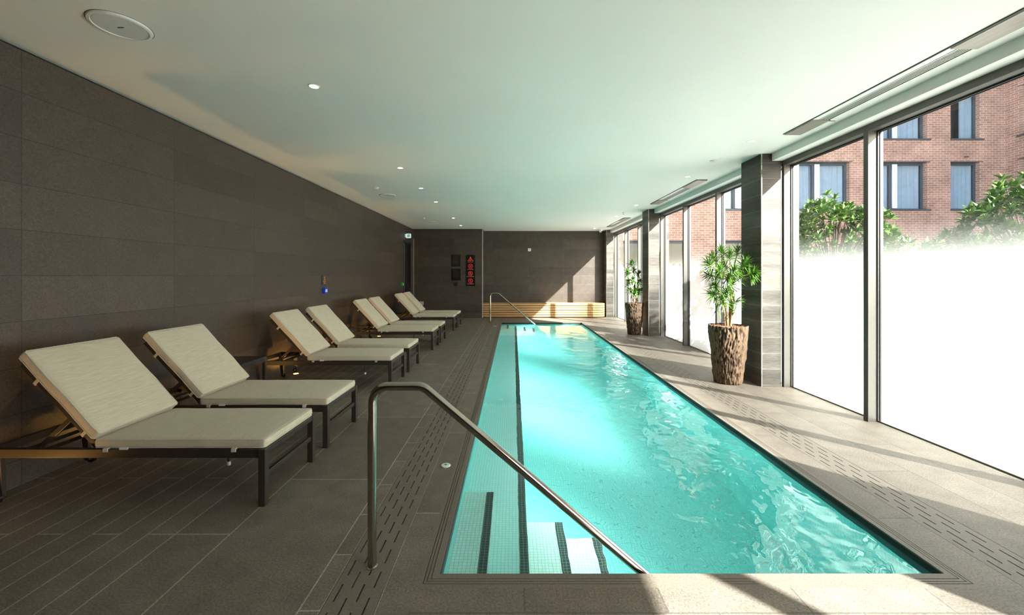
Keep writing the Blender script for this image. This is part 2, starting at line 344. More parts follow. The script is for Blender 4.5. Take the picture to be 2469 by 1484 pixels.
def tag(o, label=None, cat=None, group=None, kind=None):
    if label: o['label'] = label
    if cat: o['category'] = cat
    if group: o['group'] = group
    if kind: o['kind'] = kind
    return o
def empty(name, loc, rz=0, parent=None):
    o = bpy.data.objects.new(name, None); COL.objects.link(o); o.location = loc; o.rotation_euler = (0, 0, rz)
    o.empty_display_size = 0.1
    if parent: o.parent = parent
    return o
def thing(name, label, cat, loc=(0, 0, 0), rz=0, group=None): return tag(empty(name, loc, rz), label, cat, group)
def struct(name, mb, mats, parent=None, label=None, **kw):
    o = mb.build(name, mats, parent, **kw)
    if not parent: o['kind'] = 'structure'
    if label: o['label'] = label
    return o
def kids(o): return [c for c in bpy.data.objects if c.parent == o]
def copy_tree(o, parent=None):
    c = o.copy(); COL.objects.link(c)
    if parent: c.parent = parent; c.matrix_parent_inverse = o.matrix_parent_inverse.copy()
    for ch in kids(o): copy_tree(ch, c)
    return c
def text_mesh(name, body, size, loc, rot, mat, parent, align='CENTER', bold=0.0, depth=0.001):
    cu = bpy.data.curves.new(name, 'FONT'); cu.body = body; cu.size = size; cu.align_x = align; cu.align_y = 'CENTER'; cu.extrude = depth; cu.offset = bold
    cu.resolution_u = 2
    tmp = bpy.data.objects.new('tmp', cu); COL.objects.link(tmp)
    dg = bpy.context.evaluated_depsgraph_get(); me = bpy.data.meshes.new_from_object(tmp.evaluated_get(dg))
    bpy.data.objects.remove(tmp); me.name = name; me.materials.clear(); me.materials.append(mat)
    o = bpy.data.objects.new(name, me); COL.objects.link(o); o.location = loc; o.rotation_euler = rot
    if parent: o.parent = parent
    return o

# ------------------------------------------------------------------ room dimensions
XL, XG, CZ = -3.22, 3.43, 2.875
YB, YR, YN = 13.15, 13.75, -3.4          # left back wall, recessed back wall, wall behind the camera
PX0, PX1, PY0, PY1 = -0.34, 1.98, 1.873, 11.90
GL = (-0.789, -0.565); GR = (2.24, 2.47)
GY0, GY1 = -2.6, 12.85
SOFF, BXI = 2.785, 3.187

# floor ------------------------------------------------------------
fb = MB()
def fq(x0, x1, y0, y1, mi): fb.add([(x0, y0, 0), (x1, y0, 0), (x1, y1, 0), (x0, y1, 0)], [(0, 1, 2, 3)], mi)
fq(XL, -1.79, YN, YR, 0); fq(-1.79, -1.50, YN, YR, 1); fq(-1.50, -0.878, YN, YR, 2); fq(-0.878, GL[0], YN, YR, 3)
fq(GL[0], GL[1], YN, GY0, 2); fq(GL[0], GL[1], GY1, YR, 2)
CW = 0.085
fq(GL[1], PX0 - CW, YN, YR, 4)
fq(PX0 - CW, PX1 + CW, YN, PY0 - CW, 5); fq(PX0 - CW, PX1 + CW, PY1 + CW, YR, 5)
fq(PX1 + CW, GR[0], YN, YR, 7)
fq(GR[0], GR[1], YN, GY0, 6); fq(GR[0], GR[1], GY1, YR, 6)
fq(GR[1], 3.47, YN, YR, 6)
floor = struct('floor', fb, [M_planks, M_wide, M_big, M_strip, M_edge, M_front, M_right, M_redge], fixn=False)

# pool coping: three grooved stone strips round the pool edge
cp = MB()
def ring(o0, o1, z0, z1, mi):
    a0, a1, b0, b1 = PX0 - o0, PX1 + o0, PY0 - o0, PY1 + o0
    c0, c1, d0, d1 = PX0 - o1, PX1 + o1, PY0 - o1, PY1 + o1
    cp.box(c0, a0, d0, d1, z0, z1, mi); cp.box(a1, c1, d0, d1, z0, z1, mi)
    cp.box(a0, a1, d0, b0, z0, z1, mi); cp.box(a0, a1, b1, d1, z0, z1, mi)
ring(0.0, CW, -0.04, -0.008, 1)
for a, b in ((0.0, 0.030), (0.0335, 0.046), (0.0495, 0.060), (0.0635, CW)): ring(a, b, -0.008, 0.0, 0)
tag(cp.build('pool_coping', [M_stone, M_groove]), 'grooved grey stone coping framing the edge of the pool', 'pool edge')

# slotted drain grates
def grate(name, x0, x1, rows, label):
    g = MB(); g.box(x0, x1, GY0, GY1, -0.09, -0.086, 1)
    g.box(x0, x0 + 0.004, GY0, GY1, -0.086, -0.012, 1); g.box(x1 - 0.004, x1, GY0, GY1, -0.086, -0.012, 1)
    sw, P, S = 0.007, 0.152, 0.097
    edges = [x0 + 0.002] + [q for r in rows for q in (r - sw / 2, r + sw / 2)] + [x1 - 0.002]
    for i in range(0, len(edges), 2): g.box(edges[i], edges[i + 1], GY0, GY1, -0.012, 0.0, 0)
    for k, r in enumerate(rows):
        ph = (0.0, 0.5)[k % 2] * P
        y = GY0 + ph
        if ph: g.box(r - sw / 2, r + sw / 2, GY0, GY0 + ph - S, -0.012, 0, 0)
        while y < GY1:
            g.box(r - sw / 2, r + sw / 2, y, min(GY1, y + P - S), -0.012, 0.0, 0); y += P
    # cross joints between lengths of grating
    y = 1.936 - 0.285 * 16
    return tag(g.build(name, [M_stone, M_groove]), label, 'drain')
grate('drain_grate', GL[0], GL[1], [-0.757, -0.708, -0.660, -0.612], 'long slotted stone drain grate beside the pool on the lounger side, dark and unlit')
grate('drain_grate', GR[0], GR[1], [2.275, 2.325, 2.375, 2.425], 'long slotted stone drain grate beside the pool on the window side, in sunlight')

# walls --------------------------------------------------------------
D0, D1, DH = 11.94, 12.79, 2.385
WT = CZ - 0.03
wl = MB()
wl.box(XL - 0.2, XL, YN - 0.2, D0, 0, WT); wl.box(XL - 0.2, XL, D1, YB, 0, WT); wl.box(XL - 0.2, XL, D0, D1, DH, WT)
wl.box(XL - 0.2, XL - 0.05, YN - 0.2, YB, WT, 3.1, 1); wl.box(XL - 0.2, XL, YN - 0.2, YB, -0.1, 0, 0)
struct('wall_left', wl, [M_wall_l, M_dark_gap])
wb = MB()
wb.box(XL - 0.2, -0.99, YB, YB + 0.12, 0, CZ); wb.box(-1.11, -0.99, YB + 0.12, YR, 0, CZ)
wb.box(-1.11, 3.70, YR, YR + 0.15, 0, 3.1)
struct('wall_back', wb, [M_wall_b])
tr = MB(); tr.box(-1.012, -0.984, YB - 0.004, YB + 0.02, 0, CZ); struct('trim_1', tr, M_vent, label='thin metal corner strip on the back wall')
tr = MB(); tr.box(XL, XL + 0.012, YB - 0.012, YB, 0, CZ - 0.3); struct('trim_2', tr, M_vent)
wn = MB(); wn.box(XL - 0.2, 3.70, YN - 0.15, YN, 0, 3.1); struct('wall_near', wn, [M_wall_b])

# ceiling + bulkhead ---------------------------------------------------
cb_ = MB(); cb_.box(XL - 0.045, BXI, YN - 0.15, YR + 0.15, CZ, 3.1); struct('ceiling', cb_, M_ceiling)
cols = [(-3.4, -1.97), (0.50, 1.45), (5.025, 5.47), (9.22, 9.67), (13.42, YR)]  # first pier is out of view, added to close glass and cut light
bk = MB(); bk.box(BXI, XG + 0.09, YN - 0.15, YR + 0.15, CZ, 3.1)
prev = cols[0][1]
for c in cols[1:]:
    bk.box(BXI, XG + 0.09, prev, c[0], SOFF, CZ); prev = c[1]
struct('trim_3', bk, M_bulk, label='white bulkhead step running above the windows')

# columns ---------------------------------------------------------------
for i, (a, b) in enumerate(cols):
    c = MB(); c.box(3.057, XG + 0.09, a, b, 0, CZ)
    o = c.build('column', M_column, None)
    if i in (2, 3, 4):
        e = MB(); e.box(3.055, 3.064, a - 0.003, a + 0.006, 0, CZ); e.build('edge_strip', M_chrome, o)
        e = MB(); e.box(3.296, 3.305, a - 0.003, a + 0.006, 0, SOFF); e.build('edge_strip', M_chrome, o)
    labels = ['wood-look tiled wall pier at the near end of the window wall',
              'broad wood-look tiled column before the nearest visible window pane',
              'wood-look tiled column with the larger potted plant in front of it',
              'wood-look tiled column halfway down the window wall, beside the smaller potted plant',
              'farthest wood-look tiled column, at the right end of the timber bench']
    tag(o, labels[i], 'column')

# windows -----------------------------------------------------------------
bays = []
pers = [(-1.97, -0.72, 0.50), (1.45, 2.62, 3.84, 5.025), (5.47, 6.68, 7.97, 9.22), (9.67, 10.88, 12.17, 13.42)]
wi = 1
for p in pers:
    for k in range(len(p) - 1):
        y0, y1 = p[k], p[k + 1]
        root = empty('window_%d' % wi, (XG, (y0 + y1) / 2, 0)); root['kind'] = 'structure'; wi += 1
        hy = (y1 - y0) / 2
        f = MB(); x0, x1 = 3.318 - XG, 3.46 - XG
        f.box(x0, x1, -hy, -hy + 0.026, 0, SOFF); f.box(x0, x1, hy - 0.026, hy, 0, SOFF)
        f.box(x0, x1, -hy + 0.026, hy - 0.026, 2.725, SOFF)
        if k == 0: f.box(3.30 - XG, x0 + 0.001, -hy, -hy + 0.01, 0, SOFF)
        f.box(-0.02, 0.04, -hy + 0.026, hy - 0.026, 0, 0.012)
        f.build('window_frame', M_frame, root, bevel=0.0015)
        g = MB()
        for s in (-1, 1):
            for a, b, d in ((-0.030, -0.018, 0.010), (-0.012, 0.0, 0.014)):
                e = s * (hy - 0.026); g.box(a, b, e, e - s * d, 0.012, 2.725)
        g.box(-0.03, -0.018, -hy + 0.03, hy - 0.03, 2.712, 2.725); g.box(-0.012, 0.0, -hy + 0.03, hy - 0.03, 2.708, 2.725)
        g.build('gasket', M_gasket, root)
        pn = MB(); pn.box(0.004, 0.012, -hy + 0.027, hy - 0.027, 0.012, 2.724); pn.build('window_pane', M_glass, root)
        fl = MB(); fl.add([(0.0025, -hy + 0.041, 0.013), (0.0025, hy - 0.041, 0.013), (0.0025, hy - 0.041, 2.0), (0.0025, -hy + 0.041, 2.0)], [(0, 1, 2, 3)])
        fo = fl.build('frosted_film', M_film, root, fixn=False); fo['label'] = 'frosted privacy film fading out toward the top'

# door in left wall -----------------------------------------------------------
d = empty('door_1', (XL, (D0 + D1) / 2, 0)); d['kind'] = 'structure'
hy = (D1 - D0) / 2
m = MB(); m.box(-0.15, 0.008, -hy, -hy + 0.05, 0, DH); m.box(-0.15, 0.008, hy - 0.05, hy, 0, DH); m.box(-0.15, 0.008, -hy + 0.05, hy - 0.05, DH - 0.05, DH); m.build('door_frame', M_black, d)
m = MB(); m.box(-0.12, -0.08, -hy + 0.052, hy - 0.052, 0.008, DH - 0.052); lf = m.build('door_leaf', M_black, d)
m = MB(); m.box(-0.079, -0.045, -hy + 0.12, -hy + 0.14, 0.98, 1.0); m.box(-0.055, -0.045, -hy + 0.12, -hy + 0.25, 0.98, 1.0); m.build('door_handle', M_chrome, lf)
m = MB(); m.box(0.001, 0.012, -hy + 0.05, -hy + 0.062, 0, DH - 0.05); m.build('jamb_strip', M_vent, d)

# ------------------------------------------------------------------ swimming pool
WL = -0.05; PB = -1.30
pool = thing('swimming_pool', 'long narrow turquoise mosaic-tiled swimming pool sunk in the stone deck', 'swimming pool', (PX0, PY0, 0))
def P(mb, name, mats, parent=pool, **kw):
    o = mb.build(name, mats, parent, loc=(-PX0, -PY0, 0), **kw); return o
m = MB(); T = 0.12
m.box(PX0 - T, PX0, PY0 - T, PY1 + T, PB - T, -0.10); m.box(PX1, PX1 + T, PY0 - T, PY1 + T, PB - T, -0.10)
m.box(PX0, PX1, PY0 - T, PY0, PB - T, -0.10); m.box(PX0, PX1, PY1, PY1 + T, PB - T, -0.10); m.box(PX0, PX1, PY0, PY1, PB - T, PB)
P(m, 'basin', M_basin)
m = MB()
m.box(PX0 - T, PX0, PY0 - T, PY1 + T, -0.10, -0.04); m.box(PX1, PX1 + T, PY0 - T, PY1 + T, -0.10, -0.04)
m.box(PX0, PX1, PY0 - T, PY0, -0.10, -0.04); m.box(PX0, PX1, PY1, PY1 + T, -0.10, -0.04)
P(m, 'waterline_band', M_mosaic_band)['label'] = 'dark green waterline tile band'
def stepbox(name, x0, x1, y0, y1, z, s0, s1):
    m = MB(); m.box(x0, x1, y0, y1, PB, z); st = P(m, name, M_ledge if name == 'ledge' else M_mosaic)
    m = MB(); m.box(s0, s1, y0, y1, z, z + 0.002); q = m.build('nosing_stripe', M_mosaic_dark, st); q['label'] = 'black mosaic nosing stripe'
    return st
YS, YE = 2.85, 11.12
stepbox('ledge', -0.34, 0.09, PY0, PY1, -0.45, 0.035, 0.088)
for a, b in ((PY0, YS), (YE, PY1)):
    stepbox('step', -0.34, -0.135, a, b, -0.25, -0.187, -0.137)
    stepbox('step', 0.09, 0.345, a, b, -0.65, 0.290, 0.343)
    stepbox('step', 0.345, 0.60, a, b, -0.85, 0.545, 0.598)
# water body: rippled top surface, calm over the steps, choppy toward the windows
def ripple(x, y):
    c = max(0.0, min(1.0, (x - 0.1) / 1.5)); amp = 0.15 + 0.85 * c * c * (3 - 2 * c)
    f = max(0.0, min(1.0, (9.5 - y) / 3.0)); amp *= 0.45 + 0.55 * f
    wx = noise.noise(Vector((x * 1.1, y * 0.9, 5))) * 0.8
    h = 0.0095 * noise.noise(Vector((x * 2.6 + wx, y * 1.9 + wx, 0)))
    h += 0.0044 * noise.noise(Vector((x * 6.5 + wx * 2, y * 5.2, 3)))
    h += 0.0028 * noise.noise(Vector((x * 15 - y * 3, y * 13 + wx * 3, 7)))
    h += 0.0010 * noise.noise(Vector((x * 34 - y * 6, y * 30 + wx * 3, 9)))
    return h * amp
m = MB()
x0, x1, y0, y1, z0 = PX0 - 0.03, PX1 + 0.03, PY0 - 0.03, PY1 + 0.03, PB - 0.03
nx, ny = 210, 880
m.add([(x0 + (x1 - x0) * i / nx, y0 + (y1 - y0) * j / ny, WL + ripple(x0 + (x1 - x0) * i / nx, y0 + (y1 - y0) * j / ny)) for i in range(nx + 1) for j in range(ny + 1)],
      [(i * (ny + 1) + j, (i + 1) * (ny + 1) + j, (i + 1) * (ny + 1) + j + 1, i * (ny + 1) + j + 1) for i in range(nx) for j in range(ny)])
m.add([(x0, y0, z0), (x1, y0, z0), (x1, y1, z0), (x0, y1, z0)], [(3, 2, 1, 0)])
wo = m.build('pool_water', M_water, smooth='all', fixn=False)
tag(wo, 'clear turquoise rippled water filling the pool', 'water', kind='stuff')

# ------------------------------------------------------------------ handrails
def arc_path(pts, rad, n=8):
    out = [Vector(pts[0])]
    for i in range(1, len(pts) - 1):
        p = Vector(pts[i]); a = (Vector(pts[i - 1]) - p).normalized(); b = (Vector(pts[i + 1]) - p).normalized()
        ang = a.angle(b); d_ = rad / math.tan(ang / 2); pa = p + a * d_; pb = p + b * d_
        c = p + (a + b).normalized() * (rad / math.sin(ang / 2))
        va = pa - c; vb = pb - c; tot = va.angle(vb); ax = va.cross(vb).normalized()
        for k in range(n + 1): out.append(c + Matrix.Rotation(tot * k / n, 3, ax) @ va)
    out.append(Vector(pts[-1])); return out
def handrail(yc, xc, dx, label):
    t = thing('pool_handrail', label, 'handrail', (xc, yc, 0), group=None)
    slope = (0.849 + 0.03) / (0.609 + 0.425)
    end_x = 0.609 + 0.40
    pts = [(0, 0, 0.0), (0, 0, 0.849), (0.24 + dx, 0, 0.849), (end_x + 0.665, 0, 0.849 - (end_x + 0.425) * slope)]
    m = MB(); m.tube(arc_path(pts, 0.075), 0.0205, 20); m.build('rail', M_rail, t, smooth=True)
    m = MB(); m.lathe([(0.026, 0), (0.026, 0.004), (0.0215, 0.006)], n=24); m.build('base_collar', M_rail, t, smooth=True)
    return t
handrail(1.918, -0.665, 0, 'large polished steel handrail sloping into the near end of the pool')
handrail(11.85, -0.675, 0, 'small distant steel handrail at the far pool end before the timber bench')

# white discs with a green button in the deck
def puck(x, y, label):
    t = thing('deck_disc', label, 'floor marker', (x, y, 0))
    m = MB(); m.lathe([(0.033, 0), (0.034, 0.004), (0.030, 0.008)], n=32); m.build('disc', M_white, t, smooth=True)
    m = MB(); m.lathe([(0.010, 0.008), (0.010, 0.011), (0.008, 0.012)], n=20); m.build('button', M_green, t, smooth=True)['label'] = 'green centre button'
puck(-0.4865, 2.934, 'round white disc with green centre set in the deck beside the near handrail')
puck(-0.5, 11.0, 'round white disc with green centre set in the deck near the far handrail')

# ------------------------------------------------------------------ sun loungers
def rbox(hx, hy, hz, r, nx, ny, nz, fn=None, c=(0, 0, 0)):
    """rounded box as one smooth shell"""
    bm = bmesh.new(); idx = {}
    def key(p): return tuple(round(q, 5) for q in p)
    def gv(p):
        k = key(p)
        if k not in idx:
            inner = Vector((max(-hx + r, min(hx - r, p[0])), max(-hy + r, min(hy - r, p[1])), max(-hz + r, min(hz - r, p[2]))))
            dv = Vector(p) - inner
            q = inner + (dv.normalized() * r if dv.length > 1e-9 else dv)
            if fn: q = fn(q)
            idx[k] = bm.verts.new(q + Vector(c))
        return idx[k]
    def lin(h, n):
        base = [-h, -h + r * 0.45, -h + r]; base += [(-h + r) + (2 * h - 2 * r) * i / n for i in range(1, n)]; base += [h - r, h - r * 0.45, h]; return base
    X, Y, Z = lin(hx, nx), lin(hy, ny), lin(hz, nz)
    def face(a, b, fixed_axis, val, flip):
        for i in range(len(a) - 1):
            for j in range(len(b) - 1):
                q = []
                for u, v in ((a[i], b[j]), (a[i + 1], b[j]), (a[i + 1], b[j + 1]), (a[i], b[j + 1])):
                    q.append({'z': (u, v, val), 'y': (u, val, v), 'x': (val, u, v)}[fixed_axis])
                vs_ = [gv(p) for p in q]
                if len(set(vs_)) < 4: continue
                try: bm.faces.new(vs_ if not flip else vs_[::-1])
                except ValueError: pass
    face(X, Y, 'z', hz, False); face(X, Y, 'z', -hz, True)
    face(X, Z, 'y', -hy, False); face(X, Z, 'y', hy, True)
    face(Y, Z, 'x', hx, False); face(Y, Z, 'x', -hx, True)
    return bm
def bm_obj(bm, name, mat, parent, loc=(0, 0, 0), rot=(0, 0, 0)):
    bmesh.ops.recalc_face_normals(bm, faces=bm.faces)
    me = bpy.data.meshes.new(name); bm.to_mesh(me); bm.free(); me.materials.append(mat)
    for p in me.polygons: p.use_smooth = True
    o = bpy.data.objects.new(name, me); COL.objects.link(o); o.location = loc; o.rotation_euler = rot
    if parent: o.parent = parent
    return o
def cushion(name, hx, hy, hz, parent, loc, rot, seed, mat):
    def fn(p):
        # gathered sides and a softly crowned top
        side = max(0.0, 1 - abs(p.z) / hz)
        e = 0.0
        if abs(p.y) > hy - 0.03:
            e = noise.noise(Vector((p.x * 26, seed, p.y))) * 0.0035 * (0.3 + side); p.y += math.copysign(1, p.y) * e
            p.z += noise.noise(Vector((p.x * 5, seed + 4, 0))) * 0.004
        if abs(p.x) > hx - 0.03:
            p.x += math.copysign(1, p.x) * noise.noise(Vector((p.y * 18, seed + 9, p.x))) * 0.003 * (0.3 + side)
        if p.z > 0:
            fx = 1 - (p.x / hx) ** 4; fy = 1 - (p.y / hy) ** 4
            p.z += 0.010 * max(0, fx) * max(0, fy) + noise.noise(Vector((p.x * 4, p.y * 4, seed))) * 0.003
        return p
    bm = rbox(hx, hy, hz, 0.016, 46, 22, 4, fn)
    o = bm_obj(bm, name, mat, parent, loc, rot)
    q = MB()
    for zz in (hz - 0.004, -hz + 0.004):
        loop = []
        rr = 0.014
        k = 40
        pts = [(-hx + rr + (2 * hx - 2 * rr) * i / k, -hy + 0.002) for i in range(k + 1)] + [(hx - 0.002, -hy + rr + (2 * hy - 2 * rr) * i / 16) for i in range(17)]
        pts += [(hx - rr - (2 * hx - 2 * rr) * i / k, hy - 0.002) for i in range(k + 1)] + [(-hx + 0.002, hy - rr - (2 * hy - 2 * rr) * i / 16) for i in range(17)]
        for x_, y_ in pts:
            y2 = y_
            if abs(y_) > hy - 0.03: y2 = y_ + math.copysign(1, y_) * noise.noise(Vector((x_ * 26, seed, y_))) * 0.0012
            loop.append((x_, y2, zz + (noise.noise(Vector((x_ * 5, seed + 4, 0))) * 0.004 if abs(y_) > hy - 0.03 else 0)))
        loop.append(loop[0]); q.tube(loop, 0.0028, 6, cap=False)
    q.build('piping', M_piping, o, smooth='all')
    return o

def make_lounger():
    XC = -2.32
    t = empty('sun_lounger', (XC, 2.72, 0))
    X = lambda v: v - XC
    m = MB(); W = 0.30
    for s in (-1, 1): m.box(X(-3.16), X(-1.475), s * W, s * (W - 0.028), 0.285, 0.338)
    m.box(X(-3.16), X(-3.13), -W + 0.028, W - 0.028, 0.288, 0.335); m.box(X(-1.505), X(-1.475), -W + 0.028, W - 0.028, 0.305, 0.338)
    for xx in (-2.50, -2.0): m.box(X(xx - 0.015), X(xx + 0.015), -W + 0.028, W - 0.028, 0.288, 0.31)
    m.build('frame', M_bronze, t, bevel=0.003)
    for xx in (-2.80, -2.92):
        m = MB(); m.bar((X(xx), -W + 0.03, 0.325), (X(xx), W - 0.03, 0.325), 0.022, 0.018); m.build('ratchet_bar', M_bronze, t, bevel=0.002)
    for s in (-1, 1):
        m = MB(); m.box(X(-1.512), X(-1.470), s * (W + 0.008), s * (W - 0.034), 0.0, 0.339); m.build('leg', M_bronze, t, bevel=0.004)
        m = MB(); m.bar((X(-3.12), s * (W - 0.05), 0.29), (X(-3.10), s * (W - 0.05), 0.028), 0.03, 0.05, up=(1, 0, 0), w2=0.7)
        lg = m.build('leg', M_bronze, t, bevel=0.003)
        m = MB(); m.cyl((X(-3.10), s * (W - 0.033), 0.03), (X(-3.10), s * (W - 0.012), 0.03), 0.030, 20); wh = m.build('wheel', M_black, lg, smooth=True)
        m = MB(); m.cyl((X(-3.10), s * (W - 0.012), 0.03), (X(-3.10), s * (W - 0.009), 0.03), 0.006, 10); m.build('axle_cap', M_white, wh)
    m = MB(); m.box(X(-1.506), X(-1.482), -W + 0.034, W - 0.034, 0.158, 0.190); m.build('stretcher', M_bronze, t, bevel=0.003)
    # small folding prop under the middle
    m = MB(); m.tube([(X(-1.90), 0.0, 0.30), (X(-1.90), 0.0, 0.13)], 0.008, 10); pr = m.build('prop', M_bronze, t, smooth=True)
    m = MB(); m.lathe([(0.011, 0.105), (0.013, 0.112), (0.011, 0.13)], c=(X(-1.90), 0, 0), n=14); m.build('rubber_foot', M_white, pr, smooth=True)
    # sagging sling under the seat cushion
    m = MB(); nx, ny = 12, 10; g = []
    for i in range(nx + 1):
        for j in range(ny + 1):
            yy = -W + 0.03 + (2 * W - 0.06) * j / ny; sg = 0.045 * (1 - (yy / (W - 0.03)) ** 2)
            g.append((X(-2.49 + 0.985 * i / nx), yy, 0.328 - sg))
    fs_ = [(i * (ny + 1) + j, (i + 1) * (ny + 1) + j, (i + 1) * (ny + 1) + j + 1, i * (ny + 1) + j + 1) for i in range(nx) for j in range(ny)]
    m.add(g, fs_); so = m.build('seat_sling', M_sling, t, smooth='all'); sd = so.modifiers.new('s', 'SOLIDIFY'); sd.thickness = 0.003
    # backrest
    A = R(47.5); dv = Vector((-math.cos(A), 0, math.sin(A))); nv = Vector((math.sin(A), 0, math.cos(A)))
    H = Vector((X(-2.50), 0, 0.350))
    m = MB(); WB = 0.265
    for s in (-1, 1): m.bar(H + Vector((0, s * WB, 0)), H + dv * 0.66 + Vector((0, s * WB, 0)), 0.024, 0.036, up=nv)
    for d_ in (0.012, 0.30, 0.645): m.bar(H + dv * d_ + Vector((0, -WB + 0.012, 0)), H + dv * d_ + Vector((0, WB - 0.012, 0)), 0.026, 0.020, up=nv)
    bf = m.build('backrest_frame', M_bronze, t, bevel=0.003)
    m = MB(); a = H + dv * 0.02 + nv * 0.014; b = H + dv * 0.64 + nv * 0.014
    m.bar(a, b, 2 * WB - 0.03, 0.003, up=nv); m.build('back_sling', M_sling, t)
    for s in (-1, 1):
        m = MB(); p0 = H + dv * 0.235 - nv * 0.022 + Vector((0, s * (WB - 0.02), 0)); p1 = Vector((X(-2.86), s * (WB - 0.02), 0.338))
        m.bar(p0, p1, 0.012, 0.030, up=nv); m.build('support_strut', M_bronze, t, bevel=0.002)
    sc = cushion('seat_cushion', 0.510, 0.290, 0.027, t, (X(-1.992), 0, 0.366), (0, 0, 0), 3.1, M_fabric_seat)
    hx = 0.335; cc = H + dv * (0.035 + hx) + nv * (0.018 + 0.030)
    ry = math.atan2(dv.z, -dv.x)
    bc = cushion('back_cushion', hx, 0.290, 0.029, t, cc, (0, ry, 0), 8.4, M_fabric_back)
    # straps round the frame
    for s in (-1, 1):
        for d_ in (0.52, 0.10):
            m = MB(); c0 = H + dv * d_ + Vector((0, s * (WB + 0.0), 0))
            loop = [c0 + nv * 0.03 + Vector((0, s * 0.02, 0)), c0 + nv * 0.0 + Vector((0, s * 0.020, 0)), c0 - nv * 0.022 + Vector((0, s * 0.016, 0)), c0 - nv * 0.024 + Vector((0, -s * 0.012, 0))]
            for i in range(3): m.bar(loop[i], loop[i + 1], 0.003 if i < 1 else 0.003, 0.020, up=dv)
            m.build('strap', M_strap, t)
        for xx in (-2.42, -1.66):
            m = MB(); y_ = s * (W + 0.003)
            m.box(X(xx - 0.014), X(xx + 0.014), y_ - s * 0.02, y_ + s * 0.003, 0.322, 0.345); m.build('strap', M_strap, t, bevel=0.002)
    m = MB(); m.box(X(-2.34), X(-2.29), -W - 0.001, -W + 0.004, 0.335, 0.350); m.build('care_tag', M_white, t)
    return t
lounger_spots = [
    (2.72, 'nearest and largest-looking sun lounger, beside the near handrail'),
    (3.535, 'second nearest sun lounger, left of the larger side table'),
    (5.225, 'third nearest sun lounger, right behind the larger side table'),
    (6.07, 'fourth nearest sun lounger, before the distant side table'),
    (7.78, 'fifth nearest sun lounger, just past the distant side table'),
    (8.57, 'sixth nearest sun lounger, third from the far end'),
    (10.40, 'second-farthest sun lounger in the row along the wall'),
    (11.18, 'farthest sun lounger, last of the row by the back wall')]
proto = make_lounger()
for i, (yy, lb) in enumerate(lounger_spots):
    o = proto if i == 0 else copy_tree(proto)
    o.location = (-2.32, yy, 0); tag(o, lb + ', beige cushions', 'sun lounger', 'sun loungers along the dark tiled wall')

# side tables
def side_table(y0, label):
    t = thing('side_table', label, 'side table', (-2.935, y0, 0), group='slatted side tables between lounger pairs')
    hw, hd, h = 0.205, 0.205, 0.478
    m = MB()
    for k in range(11):
        a = -hw + 0.022 + (2 * hw - 0.044) / 11 * k; m.box(a + 0.003, a + (2 * hw - 0.044) / 11 - 0.003, -hd + 0.02, hd - 0.02, h - 0.016, h - 0.002)
    m.build('table_top', M_bronze, t, bevel=0.001)
    m = MB()
    for s in (-1, 1): m.box(s * hw, s * (hw - 0.022), -hd, hd, h - 0.055, h); m.box(-hw + 0.022, hw - 0.022, s * hd, s * (hd - 0.02), h - 0.055, h)
    for k in range(16):
        yy = -hd + 0.04 + (2 * hd - 0.08) / 15 * k; m.box(hw, hw + 0.003, yy - 0.004, yy + 0.004, h - 0.048, h - 0.008)
    m.build('apron', M_bronze, t, bevel=0.001)
    for sx in (-1, 1):
        for sy in (-1, 1):
            m = MB(); m.box(sx * hw, sx * (hw - 0.032), sy * hd, sy * (hd - 0.032), 0.0, h - 0.055); m.build('leg', M_bronze, t, bevel=0.002)
side_table(4.305, 'larger-looking dark slatted side table by the wall, between the second and third loungers')
side_table(6.90, 'smaller-looking dark slatted side table mostly hidden between the fourth and fifth loungers')

# in-floor uplights by the left wall ---------------------------------------
M_amber = emis('amber_lamp', (1.0, 0.42, 0.06), 14.0)
for i, yy in enumerate((2.16, 3.33, 4.50, 5.68, 6.85, 8.02, 9.19, 10.37)):
    vis = 'amber in-floor uplight ' + ['under the nearest lounger', 'between the two nearest loungers', 'under the larger side table', 'glowing in plain sight beyond the third lounger', 'beside the distant side table', 'under the fifth lounger', 'between the sixth and seventh loungers', 'under the second-farthest lounger'][i]
    t = thing('floor_uplight', vis, 'uplight', (-3.03, yy, 0), group='amber uplights in the floor along the wall')
    m = MB(); m.lathe([(0.042, 0.0), (0.042, 0.003), (0.034, 0.003)], n=28); m.build('bezel', M_chrome, t)
    m = MB(); m.lathe([(0.033, 0.0), (0.033, 0.0035)], n=28); m.build('lens', M_amber, t)
    ld = bpy.data.lights.new('uplight_lamp', 'SPOT'); ld.energy = 11; ld.color = (1.0, 0.50, 0.12); ld.spot_size = R(150); ld.spot_blend = 0.6; ld.shadow_soft_size = 0.02
    lo = bpy.data.objects.new('uplight_lamp', ld); COL.objects.link(lo); lo.parent = t; lo.location = (0, 0, 0.02); lo.rotation_euler = (R(180), 0, 0)

# ------------------------------------------------------------------ timber bench at the back wall
bn = thing('timber_bench', 'long slatted timber bench with a rounded right end, against the back wall', 'bench', (1.0, 13.4, 0))
def bench_outline(o):
    pts = [(-0.985 + o, YR - 0.002), (-0.985 + o, YB + 0.0 + o)]
    cx, cyc, r = 2.70, YB + 0.30, 0.30 - o
    for k in range(13):
        a = -math.pi / 2 + math.pi / 2 * k / 12; pts.append((cx + (r) * math.cos(a) + 0.0, cyc + r * math.sin(a)))
    pts.append((3.0 - o, YR - 0.002)); return pts
def prism(mb, pts, z0, z1, mi=0):
    n = len(pts); mb.add([(p[0] - 1.0, p[1] - 13.4, z0) for p in pts] + [(p[0] - 1.0, p[1] - 13.4, z1) for p in pts],
        [tuple(range(n))[::-1], tuple(range(n, 2 * n))] + [(i, (i + 1) % n, n + (i + 1) % n, n + i) for i in range(n)], mi)
